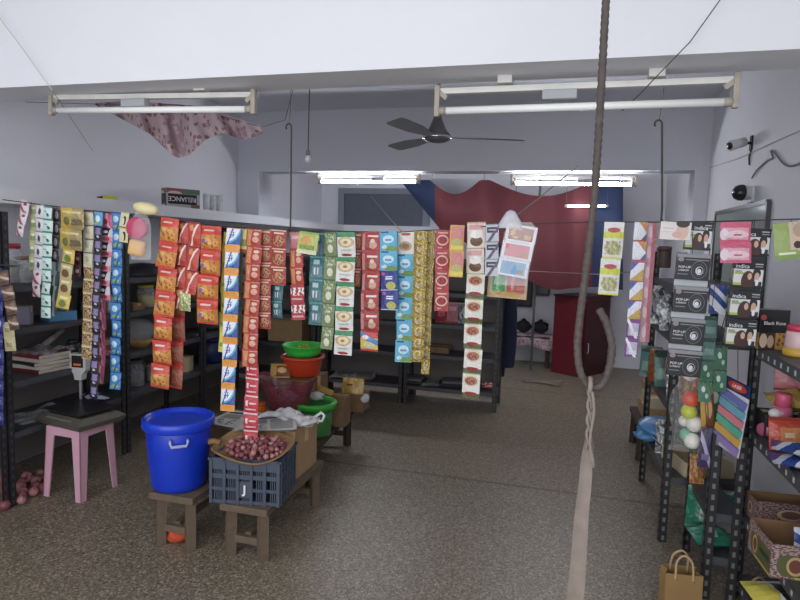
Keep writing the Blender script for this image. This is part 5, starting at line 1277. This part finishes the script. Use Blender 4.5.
# razor card
TL, TR, BL, BR = onY(725, 374, 2.88), onY(751, 387, 2.72), onY(713, 441, 2.88), onY(740, 461, 2.72)
ex, ez = (TR-TL), (TL-BL); W_, H2 = ex.length, ez.length
exn = ex.normalized(); eyn = ez.cross(ex).normalized(); ezn = exn.cross(eyn).normalized() if False else ez.normalized()
nrm_ = exn.cross(ezn).normalized()
cc_ = (TL+TR+BL+BR)/4
sh = ez.dot(exn)/ez.length
t = thing('razor_card', 'hanging card of pastel coloured razors with a red oval emblem', 'razor card', cc_)
nf = nrm_ if nrm_.dot(CAM-cc_) > 0 else -nrm_
def cp(u, v, d=0.): return exn*((u-.5)*W_)+ezn*((v-.5)*H2)+nf*d
cm = P('razorcard', '#d9d9e0', ('rect', 0, 1, .83, 1, '#223468'), ('rect', 0, 1, 0, .03, '#c9c6d0'), crinkle=0)
obj('card', MB().grid(lambda u, v: cp(u, v), 4, 10).grid(lambda u, v: cp(u, v, -.0012), 2, 2), cm, t)
ov = MB(); vs = [ov.bm.verts.new(cp(.52+.36*math.cos(a), .915+.058*math.sin(a), .0015)) for a in [2*PI*k/28 for k in range(28)]]; ov.bm.faces.new(vs)
ovo = obj('oval_emblem', ov, mat('emblem_red', '#c8432c', .4), t)
tmx = text_mesh('LASER', .021, WTXT)
zc2 = nf.normalized(); yc2 = (ezn-zc2*ezn.dot(zc2)).normalized(); xc2 = exn
Mx = Matrix((( xc2.x, yc2.x, zc2.x, 0), (xc2.y, yc2.y, zc2.y, 0), (xc2.z, yc2.z, zc2.z, 0), (0, 0, 0, 1)))
lo = put('lettering', tmx, ovo); Mx.translation = cp(.52, .915, .0025); lo.matrix_local = Mx
for i, c in enumerate(('#7378b8', '#6fb0c4', '#d98490', '#5fb59c', '#d9ae5c', '#9a84bd')):
    v = .74-.128*i
    rz_ = MB().bar(cp(.03, v+.035, .006), cp(.74, v-.01, .006), .011, .03)
    rr2 = obj('razor', rz_, mat('razor_%d' % i, c, .4, var=.05), t)
    obj('razor_head', MB().bar(cp(.74, v-.010, .007), cp(.97, v-.025, .007), .012, .032), mat('razor_head_%d' % i, c, .3, var=.05), rr2)
obj('thread', MB().tube([cp(.5, .99, 0), Vector((0.770, 3.005, 1.3))-cc_, Vector((0.730, 3.020, 1.44))-cc_], .0015, 5), STR, t)
# hanger for the pouches
tag(obj('hanger_wire', MB().tube([Vector((.72, YS, line_z(.72))), onY(706, 383, 2.9), onY(709, 428, 2.87)], .002, 5), WIRE), 'thin wire hanging down to the two small pouches by razor card', 'wire')

# near rack, top shelf
t = thing('product_carton', 'black hair colour carton with faces and yellow corner, near rack top', 'box', (.868, 2.875, 1.151), math.radians(14))
BR_ = P('blackrose', '#242224', ('rect', 0, .55, 0, .42, '#4a3a34'), ('ell', .16, .22, .13, .18, '#d9bfa6'), ('ell', .4, .2, .11, .16, '#c9a386'), ('rect', .56, 1, 0, .42, '#c99a3a'), ('ell', .12, .8, .1, .07, '#b8473a'), ('spots', .6, 1, .1, .4, 5., .55, '#8a4a2a'), crinkle=0)
b = obj('body', MB().box((0, 0, .085), (.125, .06, .17), bevel=.002), BR_, t)
put('lettering', text_mesh('Black Rose', .021, WTXT), b, (.0, -.031, .112), FRONT)
put('lettering', text_mesh('KALI', .022, YTXT), b, (.02, -.031, .09), FRONT) if False else None
t = thing('pink_cap_jar', 'pink capped jar with yellow base on the near rack top', 'jar', (.93, 2.72, 1.151))
obj('body', MB().lathe([(0, .03), (.05, .03), (.052, .04), (.05, .09), (.046, .1), (0, .1)]), P('pinkjar', '#d8b3b4', ('spots', 0, 1, 0, 1, 9., .5, '#b8626e'), crinkle=.2), t, True)
obj('base', MB().lathe([(0, 0), (.054, 0), (.056, .004), (.056, .032), (0, .034)]), mat('yellow_base', '#c7a23a', .4), t, True)
obj('cap', MB().lathe([(0, .125), (.04, .125), (.048, .118), (.048, .1), (0, .1)]), mat('pink_cap', '#c23a58', .35), t, True)
t = thing('steel_cup', 'grey steel cup on the near rack top behind pink jar', 'cup', (1.02, 2.86, 1.151))
obj('cup', MB().lathe([(0, 0), (.035, 0), (.04, .13), (.036, .13), (.03, .01), (0, .008)]), mat('dull_steel', '#8b8c8e', .35, .7), t, True)
obj('rim', MB().lathe([(.036, .132), (.042, .132), (.043, .126), (.038, .126)]), mat('steel', '#9a9a9a'), t, True)
# between shelves
carton('dark carton on the near rack middle shelf, bags on it', (.985, 2.86, .781), (.26, .13, .10), 0, DRK)
pouch('yellow bag lying on the dark carton, near rack', (.975, 2.85, .883), .2, .14, 'yellowpack', 0, d=.08, lay=.2)
pouch('dusty pink bag above the yellow bag, near rack', (1.0, 2.87, .975), .2, .12, 'pinkred', 0, .1, d=.07)
t = thing('pink_bottle', 'pink bottle with white bear-like patch on the near middle shelf', 'bottle', (.905, 2.76, .781))
obj('body', MB().lathe([(0, 0), (.034, 0), (.037, .01), (.037, .12), (.033, .15), (0, .15)]), P('pinkbottle', '#c4607f', crinkle=0), t, True)
obj('cap', MB().lathe([(0, .205), (.026, .205), (.03, .198), (.031, .15), (0, .15)]), mat('pink_cap2', '#cc5a78', .35), t, True)
obj('label', MB().ball((-.03, -.014, .12), .026, .8, 12, 8), mat('white_patch', '#ddd8d8', .5), t, True)
t = thing('pink_bottle', 'shorter pink bottle lying before the standing pink one', 'bottle', (.89, 2.85, .781), .9)
obj('body', MB().tube([(-.06, 0, .03), (-.055, 0, .03), (.04, 0, .03), (.055, 0, .03), (.07, 0, .03)], [.02, .03, .03, .018, .014], 16), P('pinkbottle', '#c4607f'), t, True)
obj('cap', MB().cyl((.07, 0, .03), (.10, 0, .03), .018, .016, 14), mat('pink_cap2', '#cc5a78'), t, True)
pouch('orange red printed packet standing on near middle shelf', (.90, 2.64, .781), .15, .13, 'orangepack', .2, .2, .05)
pouch('upper blue and white packet lying on near middle shelf', (.875, 2.45, .82), .14, .19, 'bluewhite', 1.3, d=.035, lay=.06)
pouch('lower blue and white packet lying on near middle shelf', (.87, 2.44, .781), .14, .19, 'bluewhite', 1.45, d=.035, lay=.03)
t = thing('oil_bottle', 'dark bottle with yellow cap on the near middle shelf', 'bottle', (.99, 2.73, .781))
obj('body', MB().lathe([(0, 0), (.036, 0), (.038, .01), (.038, .12), (.016, .17), (.016, .185), (0, .185)]), mat('brown_glass', '#4a3626', .15), t, True)
obj('cap', MB().lathe([(0, .225), (.018, .225), (.02, .22), (.02, .182), (0, .182)]), mat('yellow_cap', '#d9b92e', .35), t, True)
# low shelf display cartons
carton('added dark box hiding the pale wall behind near rack low shelf', (1.11, 2.55, .401), (.12, .62, .31), 0, DRK)  # box added to keep the back of this shelf dark
DOT = P('dotcarton', '#a88a86', ('spots', 0, 1, 0, 1, 22., .5, '#5d3a40'), ('ell', .5, .5, .2, .24, '#c9b08a'), ('ell', .5, .5, .14, .17, '#7d5648'), rough=.6, crinkle=0)
DOT2 = P('dotcarton2', '#b59a92', ('spots', 0, 1, 0, 1, 22., .5, '#6d4448'), ('rect', .2, 1, .08, .72, '#5c5f2e'), ('ell', .2, .4, .13, .32, '#5c5f2e'), ('ell', .3, .4, .11, .28, '#c7a56a'), ('ell', .3, .4, .08, .2, '#7a3f2c'), ('rect', .5, .95, .36, .52, '#2f3a1e'), ('rect', .3, 1, 0, .08, '#c9b94a'), rough=.6, crinkle=0)
KRAFT = mat('kraft_inside', '#8a6a4a', .85, var=.15)
open_carton('rear open display carton with dotted pattern, near rack low shelf', (.985, 2.87, .401), (.28, .12, .10), .08, DOT, KRAFT)
open_carton('front open display carton with green label panel, near rack low shelf', (.90, 2.45, .401), (.27, .22, .125), .05, DOT2, KRAFT)
pouch('blue and white packet standing inside the front display carton', (.93, 2.42, .407), .11, .15, 'bluewhite', .1, .2, .03)
pouch('white and yellow printed bag on the lowest near shelf', (.92, 2.62, .101), .24, .2, 'whiteyellow', .3, d=.09, lay=.25)
# paper bags on the floor
def paper_bag(label, c, s, rz, m):
    t = thing('paper_bag', label, 'paper bag', c, rz, 'paper bags on the floor'); x, y, z = s
    mb = MB()
    for sg in (-1, 1):
        mb.grid(lambda u, v: Vector(((u-.5)*x, sg*(y/2)*(1-.15*v), v*z)), 4, 6)
        mb.grid(lambda u, v: Vector((sg*x/2, (u-.5)*y*(1-.15*v), v*z)) - Vector((sg*.018*v*(1-abs(2*u-1)), 0, 0)), 4, 6)
    mb.box((0, 0, .003), (x, y, .004))
    obj('bag', mb, m, t)
    for sg in (-1, 1):
        pth = [Vector((-.035, sg*y*.42, z-.03)), Vector((-.035, sg*y*.42, z)), Vector((-.03, sg*y*.3, z+.05)), Vector((0, sg*y*.25, z+.075)), Vector((.03, sg*y*.3, z+.05)), Vector((.035, sg*y*.42, z)), Vector((.035, sg*y*.42, z-.03))]
        obj('handle', MB().tube(smooth_path(pth, .012), .005, 7), mat('twisted_paper', '#b59a72', .9), t, True)
    return t
pg = onZ(680, 612, 0)
paper_bag('brown paper bag with twisted handles on floor at narrow rack', (pg.x-.01, pg.y-.02, 0), (.15, .09, .2), .12, mat('kraft_paper', '#94754a', .85, var=.15))
paper_bag('darker brown paper bag under the near right rack', (.90, 2.80, 0), (.12, .08, .08), .3, mat('kraft_paper_dark', '#7a5f42', .85, var=.15))

# ------------------------------------------------------------------ more shelf clutter
p = Lft(38, 414, .42, -3.13)
t = thing('plastic_sheet', 'crumpled clear plastic sheet on the low left shelf beside the stool', 'plastic sheet', (p.x, p.y, .421), 1.4)
obj('sheet', MB().grid(lambda u, v: Vector(((u-.5)*.34, (v-.5)*.24, .012+.010*math.sin(9*u+2*v)*math.sin(11*v)+.02*u*u)), 18, 14), clear_mat('clear_sheet', '#cfd2d6', .4), t, True)
for i, (px, py, z, r, h, l) in enumerate(((100, 318, 1.01, .045, .13, 'dim jar behind the black and purple sachet strip'), (88, 318, 1.01, .04, .11, 'short dim jar behind the tan patterned sachets'),
        (172, 300, 1.01, .05, .15, 'dim jar behind the leftmost orange snack packets'), (152, 388, .42, .05, .15, 'dim jar right of the grey ribbed jar, low shelf'), (205, 300, 1.01, .05, .14, 'dim jar behind the shorter orange packet strip'))):
    jar(l, Lft(px, py, z, -3.13), r, h, clear_mat('grey_jar'), mat('grey_lid', '#55565c') if i % 2 else mat('brown_lid', '#7a5648'), GREYC)
for i, (px, V_, l) in enumerate(((412, 5.74, 'dark folded cloth on the lowest back shelf behind gold strip'), (452, 5.76, 'dark folded cloth on the lowest back shelf, right rack'))):
    t = thing('folded_cloth', l, 'cloth', (X(px, 386, V_), V_, .181), .2*i)
    obj('fold', MB().box((0, 0, .016), (.26, .22, .03), bevel=.012), mat('charcoal_cloth', '#35333a', .9, bump=.3), t, True)
    obj('top_fold', MB().box((.01, -.01, .043), (.22, .2, .022), bevel=.009), mat('grey_cloth', '#6d6a70', .9, bump=.3), t, True)
pouch('crinkled grey packet standing on upper right rack, before spiral boxes', R1(676, 300, 1.101, 3.8), .16, .2, 'silver', .1, .15, .06)
pouch('white and dark packet on the right rack behind pink film strip', R1(655, 330, 1.101, 4.25), .12, .18, 'whitedark', -.2, .12, .05)
pouch('orange topped packet on the right rack behind second spiral box', R1(680, 352, .741, 3.85), .13, .2, 'orangepack', .2, .2, .05)
pouch('pale green packet on the middle right rack shelf at back', (.88, 3.9, .741), .16, .24, 'tealpack', .1, .1, .06)
pouch('beige packet on the right rack shelf behind the ball bag', (.83, 3.62, .741), .15, .22, 'beigepack', 0, .15, .06)
pouch('brown packet lying on right rack shelf behind blue bag', (.84, 4.05, .361), .2, .16, 'brownpack', .2, d=.06, lay=.1)
pouch('pink packet on the far right carton pile beside the red box', (.86, 5.08, .473), .10, .12, 'pinkred', -.3, .3, .05)
newspaper('folded papers on the right rack shelf beside white open carton', (.80, 3.86, .362), (.2, .24), .4, 3)
# ------------------------------------------------------------------ light
def area(name, loc, aim, sx, sy, energy, col=(1, 1, 1)):
    l = bpy.data.lights.new(name, 'AREA'); l.shape = 'RECTANGLE'; l.size = sx; l.size_y = sy; l.energy = energy; l.color = col
    o = bpy.data.objects.new(name, l); C.objects.link(o); o.location = loc
    o.rotation_euler = (Vector(aim)-Vector(loc)).to_track_quat('-Z', 'Y').to_euler()
    return o
area('shop_front_daylight', (-1.1, -1.55, 1.5), (-1.1, 2.6, 1.8), 4.4, 2.6, 88, (.95, .97, 1))
area('front_bay_tubes', (-1.1, .5, 2.86), (-1.1, 2.4, 2.5), 3.6, .1, 9, (.95, .98, 1))
wd = bpy.data.worlds.new('world'); scene.world = wd; wd.use_nodes = True
bg = wd.node_tree.nodes['Background']; bg.inputs[0].default_value = (.88, .93, 1, 1); bg.inputs[1].default_value = .9
scene.view_settings.view_transform = 'Standard'
scene.view_settings.look = 'None'
